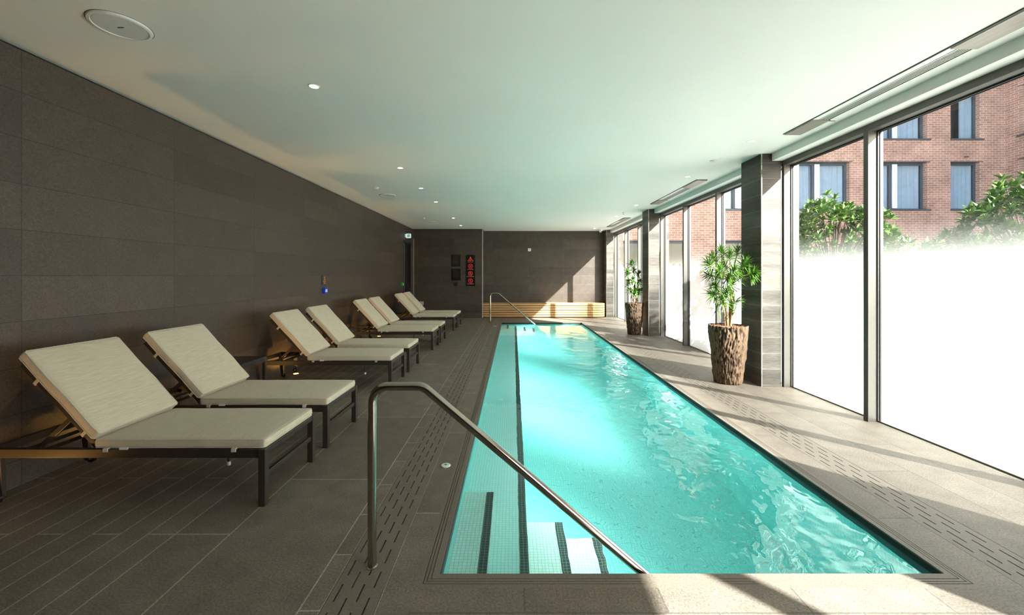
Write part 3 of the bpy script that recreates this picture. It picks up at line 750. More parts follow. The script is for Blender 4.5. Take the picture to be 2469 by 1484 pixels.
m = MB(); prism(m, bench_outline(0.05), 0.0, 0.46); m.build('plinth', M_plinth, bn)
for k in range(6):
    z0 = 0.04 + k * 0.0735
    m = MB(); prism(m, bench_outline(0.0), z0, z0 + 0.056)
    m.build('slat' if k < 5 else 'seat_board', M_timber, bn, bevel=0.003)

# ------------------------------------------------------------------ wall items
def wall_box(name, label, cat, x, y, z, w_, h_, d_, mat, face='back', bevel=0.002):
    """thing whose front faces the camera (back wall) or +x (left wall); origin on the wall"""
    t = thing(name, label, cat, (x, y, z), rz=0 if face == 'back' else R(90))
    m = MB(); m.box(-w_ / 2, w_ / 2, -d_, 0, -h_ / 2, h_ / 2); m.build('panel' if 'sign' in name else 'housing', mat, t, bevel=bevel)
    return t
S_ = YB / F
def bx(px): return (px - 1238) * S_
def bz(py): return EYE - (py - 665) * S_
FRONT = (R(90), 0, 0)
# tall prohibition sign
ts = wall_box('warning_sign', 'tall narrow black sign with red pool warning symbols on the dark back wall', 'sign', bx(1134.5), YB, bz(652.5), 0.308, 1.0, 0.012, M_signblack)
def disc_ring(parent, z, r, kind):
    m = MB(); n = 40; y0, y1 = -0.0125, -0.015
    if kind == 'tri':
        def tri(k): return [(0.92 * k * math.cos(a), k * math.sin(a)) for a in (R(90), R(210), R(330))]
        A, B = tri(r * 1.12), tri(r * 0.62)
        vs_ = [(p[0], y1, z + p[1] - 0.02) for p in A] + [(p[0], y1, z + p[1] - 0.02) for p in B]
        m.add(vs_, [(0, 1, 4, 3), (1, 2, 5, 4), (2, 0, 3, 5)])
    else:
        vs_ = []
        for rr in (r, r * 0.72):
            vs_ += [(rr * math.cos(2 * math.pi * j / n), y1, z + rr * math.sin(2 * math.pi * j / n)) for j in range(n)]
        m.add(vs_, [(j, (j + 1) % n, n + (j + 1) % n, n + j) for j in range(n)])
        m.bar((-r * 0.62, y1 - 0.0004, z + r * 0.62), (r * 0.62, y1 - 0.0004, z - r * 0.62), r * 0.2, 0.001, up=(0, 1, 0))
    o = m.build('symbol_ring', M_red, parent); sd = o.modifiers.new('s', 'SOLIDIFY'); sd.thickness = 0.0015
    m = MB()
    J = {'tri': [((0, .30), (0, -.15)), ((-.12, .05), (.12, .05)), ((0, -.15), (-.1, -.4)), ((0, -.15), (.1, -.4))],
         'dive': [((-.35, -.35), (-.1, .1)), ((-.1, .1), (.35, .35)), ((-.1, .1), (.25, .0)), ((-.35, -.35), (-.15, -.4))],
         'run': [((.05, .25), (-.05, -.05)), ((-.3, .1), (.05, .2)), ((.05, .2), (.3, .02)), ((-.05, -.05), (.2, -.2)), ((.2, -.2), (.15, -.42)), ((-.05, -.05), (-.15, -.3)), ((-.15, -.3), (-.38, -.32))],
         'jump': [((.05, .25), (-.1, -.05)), ((-.1, -.05), (.12, -.15)), ((.12, -.15), (-.05, -.38)), ((.05, .2), (.3, .35)), ((-.05, .15), (-.3, .05))]}[kind]
    for a, b in J: m.bar((a[0] * r, -0.0148, z + a[1] * r), (b[0] * r, -0.0148, z + b[1] * r), r * 0.14, 0.001, up=(0, 1, 0))
    hd = {'tri': (0, .45), 'dive': (.42, .15), 'run': (.13, .42), 'jump': (.12, .42)}[kind]
    m.cyl((hd[0] * r, -0.0143, z + hd[1] * r), (hd[0] * r, -0.0153, z + hd[1] * r), r * 0.11, 12)
    m.build('symbol_figure', M_orange, parent)
zc = bz(652.5)
disc_ring(ts, bz(623.5) - zc, 0.078, 'tri')
for py, kd in ((642.3, 'dive'), (659.7, 'run'), (677.5, 'jump')): disc_ring(ts, bz(py) - zc, 0.076, kd)
for py, tx in ((629.3, 'WATER 1.2M'), (632.3, 'SHALLOW'), (650.0, 'NO DIVING'), (667.4, 'NO RUNNING'), (685.1, 'NO JUMPING')):
    text_mesh('lettering', tx, 0.036, (0, -0.0125, bz(py) - zc), FRONT, M_orange, ts, bold=0.0006)
# two small notices
def notice(px, py, label, nl, first):
    t = wall_box('notice_sign', label, 'sign', bx(px), YB, bz(py), 0.308, 0.385, 0.012, M_signblack)
    m = MB(); rnd = random.Random(first)
    for k in range(nl):
        z = 0.15 - k * 0.0215; ln = (0.20 if k else 0.12) * rnd.uniform(0.6, 1.0); x = -0.10 + (0 if k < 1 else 0.015)
        while ln > 0.01:
            q = min(ln, rnd.uniform(0.012, 0.035)); m.box(x, x + q, -0.0135, -0.012, z, z + 0.007); x += q + 0.007; ln -= q + 0.007
    m.build('small_print', M_dimred, t)
    return t
notice(1099.5, 629, 'upper of two small black notices with faint red print on the back wall', 13, 5)
notice(1099.5, 662.5, 'lower of two small black notices with faint red print on the back wall', 12, 8)
t = wall_box('wall_switch', 'small square black switch on the back wall below the two notices', 'switch', bx(1099), YB, bz(685.5), 0.115, 0.115, 0.02, M_black)
m = MB(); m.box(0.0, 0.012, -0.0215, -0.02, -0.004, 0.004); m.build('pilot_light', M_dimred, t)
t = wall_box('power_socket', 'pale grey weatherproof power socket low on the back wall behind the farthest lounger', 'socket', bx(1017), YB, bz(731.5), 0.12, 0.11, 0.05, M_socket, bevel=0.006)
m = MB(); m.box(-0.035, 0.035, -0.062, -0.05, -0.035, 0.04); m.build('flap', M_socket, t, bevel=0.004)
m = MB(); m.box(-0.03, 0.03, -0.045, -0.005, -0.10, -0.056); m.build('cable_gland', M_socket, t, bevel=0.004)
SR = YR / F
t = wall_box('thermostat', 'small square white thermostat on the recessed back wall above the bench', 'thermostat', (1276.6 - 1238) * SR, YR, EYE - (602.8 - 665) * SR, 0.10, 0.10, 0.02, M_white)
m = MB(); m.box(-0.022, 0.022, -0.0215, -0.02, -0.018, 0.024); m.build('display', M_socket, t)
# left wall items
def ly(px): return 3.22 * F / (1238 - px)
def lz(px, py): return EYE - (py - 665) * ly(px) / F
t = wall_box('information_sign', 'small dark brown sign with orange symbol on the left wall, above the blue box', 'sign', XL, ly(780.5), lz(780.5, 675.5), 0.155, 0.163, 0.016, M_brownsign, 'left')
m = MB(); m.box(-0.022, 0.022, -0.0175, -0.016, -0.004, 0.055); m.build('symbol', M_orange, t)
m = MB(); m.box(-0.010, 0.010, -0.0185, -0.0175, 0.008, 0.045); m.build('symbol_centre', M_brownsign, t)
for z, wd, tx in ((-0.025, 0.1, 'EMERGENCY'), (-0.045, 0.06, 'PULL'), (-0.060, 0.08, 'CORD'),): text_mesh('lettering', tx, 0.019, (0, -0.016, z), FRONT, M_orange, t, bold=0.0004)
t = wall_box('call_point', 'small bright blue call point box with white label on the left wall', 'call point', XL, ly(780.5), lz(780.5, 701), 0.095, 0.098, 0.045, M_blue, 'left', bevel=0.006)
m = MB(); m.box(-0.03, 0.036, -0.047, -0.045, -0.025, 0.022); m.build('label_plate', M_white, t)
m = MB(); m.box(-0.008, 0.008, -0.048, -0.047, 0.0, 0.006); m.build('arrow_mark', M_black, t)
t = wall_box('door_release', 'small green emergency door release box on the left wall beside the dark door', 'door release', XL, ly(967.5), lz(967.5, 685.5), 0.09, 0.10, 0.06, M_green, 'left', bevel=0.006)
m = MB(); m.box(-0.025, 0.025, -0.064, -0.06, -0.03, 0.02); m.build('front_plate', M_white, t)
# exit sign, sticking out of the left wall above the door
ex = thing('exit_sign', 'lit green and white emergency exit sign high on the left wall above the dark door', 'exit sign', (XL, 12.15, 2.555))
m = MB(); m.box(0, 0.02, -0.10, 0.10, -0.045, 0.045); m.build('mount', M_white, ex, bevel=0.004)
m = MB(); m.box(0.02, 0.165, -0.03, 0.03, -0.065, 0.065); m.build('housing', M_exit_w, ex, bevel=0.015)
m = MB(); m.box(0.065, 0.150, -0.034, -0.031, -0.042, 0.042); m.build('pictogram_panel', M_exit_g, ex)
m = MB(); z = 0.0
for a, b in (((.085, .02), (.10, -.005)), ((.10, -.005), (.088, -.03)), ((.10, -.005), (.115, -.025)), ((.078, .008), (.10, .012))): m.bar((a[0], -0.035, a[1]), (b[0], -0.035, b[1]), 0.006, 0.001, up=(0, 1, 0))
m.cyl((.088, -0.034, .030), (.088, -0.036, .030), 0.005, 10); m.box(.128, .142, -0.036, -0.034, -0.035, 0.035)
m.build('running_figure', M_exit_w, ex)

# ------------------------------------------------------------------ ceiling fittings
def cpt(px, py):
    Y = (CZ - EYE) * F / (665 - py); return ((px - 1238) * Y / F, Y)
dl = [((757, 208), 'lounger side, nearest and biggest'), ((965, 405), 'lounger side, second nearest'), ((1015, 454), 'lounger side, third nearest'), ((1051, 487), 'lounger side, fourth nearest'),
      ((1093, 526), 'lounger side, second from the back wall'), ((1111, 544), 'lounger side, nearest the back wall'),
      ((1811, 340), 'window side, nearest, by the big vent'), ((1658, 426), 'window side, second nearest'), ((1534, 495), 'window side, third nearest'),
      ((1486, 522), 'window side, second from the back wall'), ((1434, 551), 'window side, nearest the back wall, by the security camera')]
for (p, lb) in dl:
    x, y = cpt(*p)
    t = thing('downlight', 'small round lit ceiling downlight, ' + lb, 'downlight', (x, y, CZ), group='round ceiling downlights')
    m = MB(); m.lathe([(0.034, 0), (0.034, -0.004), (0.044, -0.003), (0.045, 0.0)], n=32, cap=False); m.build('trim_ring', M_white, t, smooth=True)
    m = MB(); m.lathe([(0.0335, -0.001), (0.0335, -0.003)], n=32); m.build('lamp_lens', M_lamp_w, t)
    ld = bpy.data.lights.new('downlight_lamp', 'SPOT'); ld.energy = 4; ld.color = (1, 0.9, 0.75); ld.spot_size = R(110); ld.spot_blend = 0.8; ld.shadow_soft_size = 0.03
    lo = bpy.data.objects.new('downlight_lamp', ld); COL.objects.link(lo); lo.parent = t; lo.location = (0, 0, -0.02)
for p, lb in (((291, 62), 'nearest and largest-looking round white ceiling speaker'), ((935, 471), 'middle round white ceiling speaker on the lounger side'), ((1037, 535), 'farthest round white ceiling speaker on the lounger side')):
    x, y = cpt(*p)
    t = thing('ceiling_speaker', lb, 'ceiling speaker', (x, y, CZ), group='round ceiling speakers')
    m = MB(); m.lathe([(0.128, -0.008), (0.132, -0.013), (0.146, -0.010), (0.150, -0.001), (0.150, 0)], n=64, cap=False); m.build('rim', M_white, t, smooth=True)
    m = MB(); m.lathe([(0.150, -0.0004), (0.153, -0.0012), (0.153, 0)], n=64, cap=False); m.build('shadow_line', M_dark_gap, t)
    m = MB(); m.lathe([(0.126, -0.002), (0.126, -0.009), (0.06, -0.0105), (0.005, -0.011)], n=64); m.build('grille', M_speaker, t, smooth=True)
    m = MB(); m.box(-0.018, 0.018, -0.004, 0.004, -0.0125, -0.011); m.build('badge', M_black, t)
for p, lb in (((907, 453), 'small round white smoke detector on the ceiling, beside the middle speaker'), ((1022, 526), 'small round white smoke detector on the ceiling, beside the farthest speaker'), ((1720, 388), 'small round white smoke detector on the window side of the ceiling')):
    x, y = cpt(*p)
    t = thing('smoke_detector', lb, 'smoke detector', (x, y, CZ), group='ceiling smoke detectors')
    m = MB(); m.lathe([(0.045, 0), (0.045, -0.008), (0.03, -0.014)], n=28); m.build('base', M_white, t, smooth=True)
    m = MB(); m.lathe([(0.026, -0.014), (0.026, -0.022), (0.015, -0.026)], n=24); m.build('head', M_white, t, smooth=True)
x, y = cpt(1503, 513)
t = thing('sprinkler_head', 'tiny metal sprinkler head hanging from the ceiling near the windows', 'sprinkler', (x, y, CZ))
m = MB(); m.lathe([(0.03, 0), (0.03, -0.004), (0.008, -0.006), (0.008, -0.035)], n=16); m.build('body', M_chrome, t)
m = MB(); m.lathe([(0.022, -0.04), (0.022, -0.043)], n=16); m.box(-0.01, -0.007, -0.002, 0.002, -0.04, -0.03); m.box(0.007, 0.01, -0.002, 0.002, -0.04, -0.03); m.build('deflector', M_chrome, t)
# cctv dome
t = thing('security_camera', 'small white security camera hanging in the far right ceiling corner', 'security camera', (2.83, 13.25, CZ))
m = MB(); m.lathe([(0.06, 0), (0.06, -0.02), (0.055, -0.05)], n=28); m.build('mount', M_white, t, smooth=True)
m = MB(); m.lathe([(0.05, -0.05), (0.05, -0.06), (0.038, -0.088), (0.015, -0.1)], n=28); m.build('dome', M_white, t, smooth=True)
m = MB(); m.cyl((0.01, -0.035, -0.075), (0.015, -0.05, -0.08), 0.014, 16); m.build('lens', M_black, t)

# linear slot vents
def vent(y0, y1, label, tab):
    x0, x1 = 2.862, 3.040
    t = thing('ceiling_vent', label, 'ceiling vent', ((x0 + x1) / 2, (y0 + y1) / 2, CZ), group='linear ceiling vents above the window side')
    h = (y1 - y0) / 2; wv = x1 - x0
    m = MB(); m.box(-wv / 2, wv / 2, -h, h, -0.003, 0); m.build('backing', M_ventdark, t)
    m = MB(); m.box(-wv / 2, -wv / 2 + 0.003, -h, h, -0.006, -0.003); m.box(wv / 2 - 0.004, wv / 2, -h, h, -0.006, -0.003)
    m.box(-wv / 2, wv / 2, -h, -h + 0.004, -0.006, -0.003); m.box(-wv / 2, wv / 2, h - 0.004, h, -0.006, -0.003); m.build('edge', M_ventdark, t)
    m = MB(); m.box(-wv / 2 + 0.008, -wv / 2 + 0.062, -h + 0.005, h - 0.005, -0.008, -0.003); m.build('flange', M_white, t)
    a = -wv / 2 + 0.070
    for k in range(5):
        m = MB(); xx = a + k * 0.0195; m.box(xx, xx + 0.0095, -h + 0.005, h - 0.005, -0.009, -0.003); m.build('blade', M_vent if k else M_white, t)
    dl_ = 0.42 if y1 - y0 > 2.5 else 0.5
    m = MB(); m.box(-wv / 2 + 0.012, wv / 2 + 0.0, h - dl_, h - 0.01, -0.016, -0.009); m.build('damper_plate', M_damper, t)
    if tab: m = MB(); m.bar((wv / 2 - 0.012, h - dl_ + 0.02, -0.012), (wv / 2 + 0.03, h - dl_ - 0.02, -0.030), 0.02, 0.004); m.build('tab', M_damper, t)
    if y1 - y0 > 2.5:
        m = MB(); m.box(-wv / 2 + 0.012, wv / 2 + 0.01, -h + 0.01, -h + 1.38, -0.016, -0.009); m.build('damper_plate', M_damper, t)
    else:
        m = MB(); m.box(-wv / 2 + 0.012, wv / 2, -h + 0.01, -h + 0.55, -0.016, -0.009); m.build('damper_plate', M_damper, t)
vent(1.30, 4.33, 'nearest and longest linear ceiling vent, above the window side', True)
vent(6.38, 8.55, 'middle linear ceiling vent above the window side', True)
vent(10.57, 12.55, 'farthest linear ceiling vent above the window side', False)

# ------------------------------------------------------------------ potted plants
def bark_pot(t, rb, rt, h, seed):
    n, k = 150, 90; bm = bmesh.new(); rings = []; lay = []
    for i in range(k + 1):
        z = h * i / k; f = z / h; r0 = rb + (rt - rb) * (f ** 0.75)
        ring_ = []
        for j in range(n):
            a = 2 * math.pi * j / n; c, s = math.cos(a), math.sin(a)
            p = Vector((c * 3.6 + seed, s * 3.6, z * 3.2))
            warp = noise.noise(Vector((c * 2, s * 2, z * 6 + seed))) * 0.8
            v = noise.noise(Vector((c * 13 + warp + seed, s * 13 + warp, z * 7.5)))
            v2 = noise.noise(Vector((c * 20 + seed, s * 20, z * 14)))
            ridge = 1 - min(1, abs(v) * 3.0)            # furrows
            bump = -0.022 * ridge ** 2 + 0.008 * v2 + 0.010 * noise.noise(p)
            zz = z + (0.008 * v2 if i == k else 0)
            r = r0 + bump; ring_.append(bm.verts.new((r * c, r * s, zz))); lay.append(1 - ridge)
        rings.append(ring_)
    for i in range(k):
        for j in range(n): bm.faces.new((rings[i][j], rings[i][(j + 1) % n], rings[i + 1][(j + 1) % n], rings[i + 1][j]))
    bm.faces.new(rings[0][::-1])
    inner = [bm.verts.new(((rt - 0.03) * math.cos(2 * math.pi * j / n), (rt - 0.03) * math.sin(2 * math.pi * j / n), h - 0.003)) for j in range(n)]
    low = [bm.verts.new(((rt - 0.032) * math.cos(2 * math.pi * j / n), (rt - 0.032) * math.sin(2 * math.pi * j / n), h - 0.05)) for j in range(n)]
    for j in range(n):
        bm.faces.new((rings[k][j], rings[k][(j + 1) % n], inner[(j + 1) % n], inner[j])); bm.faces.new((inner[j], inner[(j + 1) % n], low[(j + 1) % n], low[j]))
    bmesh.ops.recalc_face_normals(bm, faces=bm.faces)
    me = bpy.data.meshes.new('bark_pot'); bm.to_mesh(me); bm.free(); me.materials.append(M_bark)
    at = me.attributes.new('ridge', 'FLOAT', 'POINT')
    vals = lay + [0.4] * (len(me.vertices) - len(lay)); at.data.foreach_set('value', vals)
    for p in me.polygons: p.use_smooth = True
    o = bpy.data.objects.new('bark_pot', me); COL.objects.link(o); o.parent = t
    m = MB(); prof = [(rt - 0.033, h - 0.045), (rt - 0.05, h - 0.022), (rt * 0.5, h - 0.015), (0.01, h - 0.012)]
    m.lathe(prof, n=40); m.build('bark_mulch', M_soil, t, smooth=True)
    m = MB(); rnd = random.Random(seed)
    for q in range(230):
        a = rnd.uniform(0, 6.283); rr = (rt - 0.045) * math.sqrt(rnd.random()); c = Vector((rr * math.cos(a), rr * math.sin(a), h - 0.012 + rnd.uniform(-0.004, 0.006)))
        d_ = Vector((rnd.uniform(-1, 1), rnd.uniform(-1, 1), rnd.uniform(-0.3, 0.3))).normalized() * rnd.uniform(0.008, 0.018)
        m.bar(c - d_, c + d_, rnd.uniform(0.008, 0.016), 0.004)
    q = m.build('mulch_chips', M_soil, t); q['kind'] = 'stuff'

def leaf(m, base, d_, length, width, droop, rnd, nseg=5):
    d_ = d_.normalized(); side = d_.cross(Vector((0, 0, 1)))
    if side.length < 0.1: side = Vector((1, 0, 0))
    side.normalize(); side = Matrix.Rotation(rnd.uniform(-0.7, 0.7), 3, d_) @ side
    p = Vector(base); pts = [p.copy()]; dd = d_.copy()
    for i in range(nseg):
        dd = (dd + Vector((0, 0, -droop / nseg))).normalized(); p = p + dd * (length / nseg); pts.append(p.copy())
    vs_ = []; prof = [0.45, 0.95, 1.0, 0.8, 0.45, 0.03]
    for i, q in enumerate(pts):
        w_ = width * prof[min(5, int(round(i * 5 / nseg)))] / 2
        up = side.cross(dd).normalized()
        vs_ += [q - side * w_ + up * w_ * 0.35, q, q + side * w_ + up * w_ * 0.35]
    fs_ = []
    for i in range(nseg):
        a = i * 3; fs_ += [(a, a + 1, a + 4, a + 3), (a + 1, a + 2, a + 5, a + 4)]
    m.add(vs_, fs_)
def head(m, c, axis, nl, length, width, spread, droop, rnd, stem=0.08, limit=None):
    axis = Vector(axis).normalized(); o1 = axis.orthogonal().normalized(); o2 = axis.cross(o1)
    for k in range(nl):
        f = k / nl; a = k * 2.39996 + rnd.uniform(-.2, .2); tilt = spread * (0.25 + 0.95 * (1 - f)) + rnd.uniform(-.12, .12)
        d_ = axis * math.cos(tilt) + (o1 * math.cos(a) + o2 * math.sin(a)) * math.sin(tilt)
        b = Vector(c) + axis * (stem * (f - 0.5)); L = length * rnd.uniform(0.75, 1.1) * (0.7 + 0.3 * math.sin(math.pi * min(1, f + 0.25)))
        if limit:
            tip = b + d_ * L
            if not limit(tip): d_ = Vector((d_.x * -0.2, d_.y - 0.6, d_.z)).normalized()
            if not limit(b + d_ * L): L *= 0.55
        leaf(m, b, d_, L, width * rnd.uniform(0.8, 1.15), droop, rnd)
def stem_tube(m, a, b, r0, r1, bend=(0, 0, 0)):
    a, b = Vector(a), Vector(b); k = 7; pts = [a.lerp(b, i / k) + Vector(bend) * math.sin(math.pi * i / k) for i in range(k + 1)]
    m.tube(pts, r0, 8, radii=[r0 + (r1 - r0) * i / k for i in range(k + 1)])

# plant by the near column
PXc, PYc = 2.755, 5.235
t1 = thing('potted_plant', 'larger spiky-leaved plant in a bark-covered pot by the nearest column', 'potted plant', (PXc, PYc, 0))
bark_pot(t1, 0.158, 0.232, 0.735, 3.0)
s1 = 5.235 / F
def pl(px, py, dy=0.0): return ((px - 1238) * (PYc + dy) / F - PXc, dy, EYE - (py - 665) * (PYc + dy) / F)
rnd = random.Random(11)
heads1 = [(1722, 628, 0.02, (-.5, 0, .8)), (1760, 622, -0.05, (0, 0, 1)), (1795, 640, -0.10, (.45, -.2, .8)), (1815, 662, -0.18, (.75, -.5, .35)), (1735, 655, -0.10, (-.3, -.6, .6)),
          (1768, 655, -0.16, (.1, -.7, .6)), (1712, 665, 0.05, (-.8, 0, .35)), (1748, 642, 0.12, (-.1, .6, .7)), (1785, 672, -0.05, (.4, -.3, .6)), (1726, 690, -0.06, (-.7, -.3, .3)),
          (1765, 690, 0.08, (.4, .4, .5)), (1745, 725, -0.08, (-.5, -.4, .4)), (1770, 730, -0.04, (.6, -.3, .5)), (1800, 630, -0.02, (.3, .2, .9)), (1740, 612, 0.0, (-.2, 0, 1)),
          (1778, 612, 0.04, (.2, .1, 1)), (1710, 640, -0.06, (-.6, -.3, .7)), (1755, 672, -0.14, (-.1, -.8, .4)), (1790, 655, 0.04, (.5, .2, .7)), (1735, 672, 0.06, (-.4, .4, .5)), (1720, 712, -0.05, (-.6, -.4, .3)), (1752, 705, -0.10, (.0, -.7, .5))]
sm = MB()
trunks = [((0.0, 0.0, 0.70), pl(1745, 715), 0.020), ((0.015, 0.01, 0.70), pl(1762, 680, 0.02), 0.021), ((0.02, -0.02, 0.70), pl(1768, 700, -0.03), 0.016), ((-0.02, 0.01, 0.70), pl(1735, 712, 0.02), 0.014)]
for a, b, r in trunks: stem_tube(sm, a, b, r, r * 0.75, (0.008, 0, 0))
for px, py, dy, ax in heads1:
    c = Vector(pl(px, py, dy)); tb = min(trunks, key=lambda q: (Vector(q[1]) - c).length)
    stem_tube(sm, tb[1], c, 0.011, 0.006, (0, 0, 0.02))
sm.build('stems', M_trunk, t1, smooth=True)
lm = MB()
okp = lambda tip: not (tip.x + PXc > 3.035 and tip.y + PYc > 4.99)
for px, py, dy, ax in heads1: head(lm, pl(px, py, dy), ax, 60, 0.180, 0.0115, 1.15, 0.55, rnd, 0.09, okp)
for px, py in ((1728, 745), (1772, 748), (1750, 700)): head(lm, pl(px, py, -0.05), (random.uniform(-.5, .5), -.5, .4), 12, 0.14, 0.013, 1.2, 0.6, rnd, 0.05, okp)
lm.build('foliage', M_leaf_a, t1, smooth='all', fixn=False)

# smaller looking plant further down
QX, QY = 2.815, 9.50
t2 = thing('potted_plant', 'distant potted plant with several bare stems and leaf tufts, in a bark pot', 'potted plant', (QX, QY, 0))
bark_pot(t2, 0.140, 0.212, 0.735, 9.0)
def ql(px, py, dy=0.0): return ((px - 1238) * (QY + dy) / F - QX, dy, EYE - (py - 665) * (QY + dy) / F)
heads2 = [(1524, 638, 0, (-.1, 0, 1)), (1514, 660, -.08, (-.4, -.4, .8)), (1540, 662, .02, (.4, 0, .9)), (1528, 655, .12, (.1, .4, .8)), (1516, 682, -.06, (-.4, -.3, .8)), (1540, 682, -.05, (.4, -.4, .7)),
          (1526, 676, -.12, (0, -.6, .8)), (1519, 702, -.08, (-.4, -.5, .7)), (1541, 704, -.04, (.6, -.2, .6)), (1530, 696, .08, (.2, .5, .7)), (1530, 706, -.13, (.1, -.7, .6))]
sm = MB(); bases = [(-0.07, 0, 0.71), (-0.03, -0.03, 0.71), (0.03, 0.02, 0.71), (0.06, 0.0, 0.71), (0.045, -0.03, 0.71)]
for k, (px, py, dy, ax) in enumerate(heads2):
    c = Vector(ql(px, py, dy)); b = min(bases, key=lambda q: abs(q[0] - c.x * 0.5)) if k > 4 else bases[k % 5]
    stem_tube(sm, b, c, 0.010, 0.007, (0, 0, 0))
sm.build('stems', M_trunk, t2, smooth=True)
lm = MB(); ok2 = lambda tip: tip.x + QX < 3.04
for px, py, dy, ax in heads2: head(lm, ql(px, py, dy), ax, 34, 0.155, 0.030, 1.2, 0.7, rnd, 0.10, ok2)
lm.build('foliage', M_leaf_b, t2, smooth='all', fixn=False)

# ------------------------------------------------------------------ outside
m = MB(); m.box(3.52, 60, -30, 60, -0.15, -0.02); struct('ground_paving', m, M_paving)
m = MB(); m.box(-8, 3.52, 13.9, 60, -0.15, -0.02); m.box(-8, 3.52, -30, -3.6, -0.15, -0.02); struct('ground_paving', m, M_paving)

DY, WX = 16.0, 19.32
bd = thing('apartment_building', 'red brick apartment building across the courtyard with dark framed windows', 'building', (WX, DY, 0))
HB = 12.6
def fpx(px): return (px - 1238) * DY / F
def fpz(py): return EYE - (py - 665) * DY / F
rows = [(3.97, 5.83), (6.74, 8.60), (9.51, 11.37)]
wins = []                                     # (x0, x1, z0, z1, kind)
colsx = [(fpx(1732), fpx(1851), 'dbl'), (fpx(1923), fpx(2048), 'dbl'), (fpx(2112), fpx(2235), 'dbl'), (fpx(2292), fpx(2363), 'sgl'), (fpx(1556), fpx(1660), 'dbl'), (fpx(1380), fpx(1470), 'dbl')]
for z0, z1 in rows:
    for x0, x1, k in colsx:
        if z0 < 5 and k == 'dbl' and x0 < fpx(1600): continue
        wins.append((x0, x1, z0, z1, k))
gnd = [(fpx(1490), fpx(1656), 0.05, 2.73, 'gnd'), (fpx(1745), fpx(1880), 0.05, 2.73, 'gnd'), (fpx(2000), fpx(2130), 0.4, 2.6, 'gnd')]
wins += gnd
def facade(mb, wins_, u0, u1, z1, emit, depth=0.28):
    """wall split round its openings, with reveals. emit(u, z, d) -> point"""
    us = sorted(set([u0, u1] + [q for w_ in wins_ for q in w_[:2]])); zs = sorted(set([-0.05, z1] + [q for w_ in wins_ for q in w_[2:4]]))
    for i in range(len(us) - 1):
        for j in range(len(zs) - 1):
            cu, cz = (us[i] + us[i + 1]) / 2, (zs[j] + zs[j + 1]) / 2
            if any(w_[0] < cu < w_[1] and w_[2] < cz < w_[3] for w_ in wins_): continue
            mb.add([emit(us[i], zs[j], 0), emit(us[i + 1], zs[j], 0), emit(us[i + 1], zs[j + 1], 0), emit(us[i], zs[j + 1], 0)], [(0, 1, 2, 3)])
    for w_ in wins_:
        a, b, c, d_ = w_[:4]
        for (p, q) in (((a, c), (b, c)), ((b, c), (b, d_)), ((b, d_), (a, d_)), ((a, d_), (a, c))):
            mb.add([emit(p[0], p[1], 0), emit(q[0], q[1], 0), emit(q[0], q[1], depth), emit(p[0], p[1], depth)], [(0, 1, 2, 3)])
m = MB()
facade(m, wins, -2.0, WX, HB, lambda u, z, d_: (u - WX, d_, z))
HW = 18.0  # wing raised and run on out of view to shade the main facade
wwins = [(q, q + 1.2, z0, z1, 'sgl') for z0, z1 in rows + [(12.28, 14.14)] for q in (-1.70, -4.6, -7.5, -10.4, -13.3)]
facade(m, wwins, -16.0, 0.0, HW, lambda u, z, d_: (d_, u, z))
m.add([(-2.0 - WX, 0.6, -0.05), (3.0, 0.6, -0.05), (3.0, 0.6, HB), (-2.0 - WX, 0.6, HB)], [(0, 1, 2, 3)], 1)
m.build('brick_wall', [M_brick, M_room], bd, fixn=False)
m = MB(); m.box(-2.2 - WX, 3.2, -0.1, 6, HB, HB + 0.25); m.box(-0.1, 3.2, -16.1, 0.6, HW, HW + 0.25); m.build('roof', M_planter, bd)
m = MB(); m.box(0, 3, -16.0, -15.95, 0, HW); m.box(2.9, 3.0, -16.0, 0.6, 0, HW); m.box(0.0, 3.0, 0.55, 0.6, HB, HW); m.build('gable_wall', M_brick, bd)
rw = random.Random(4)
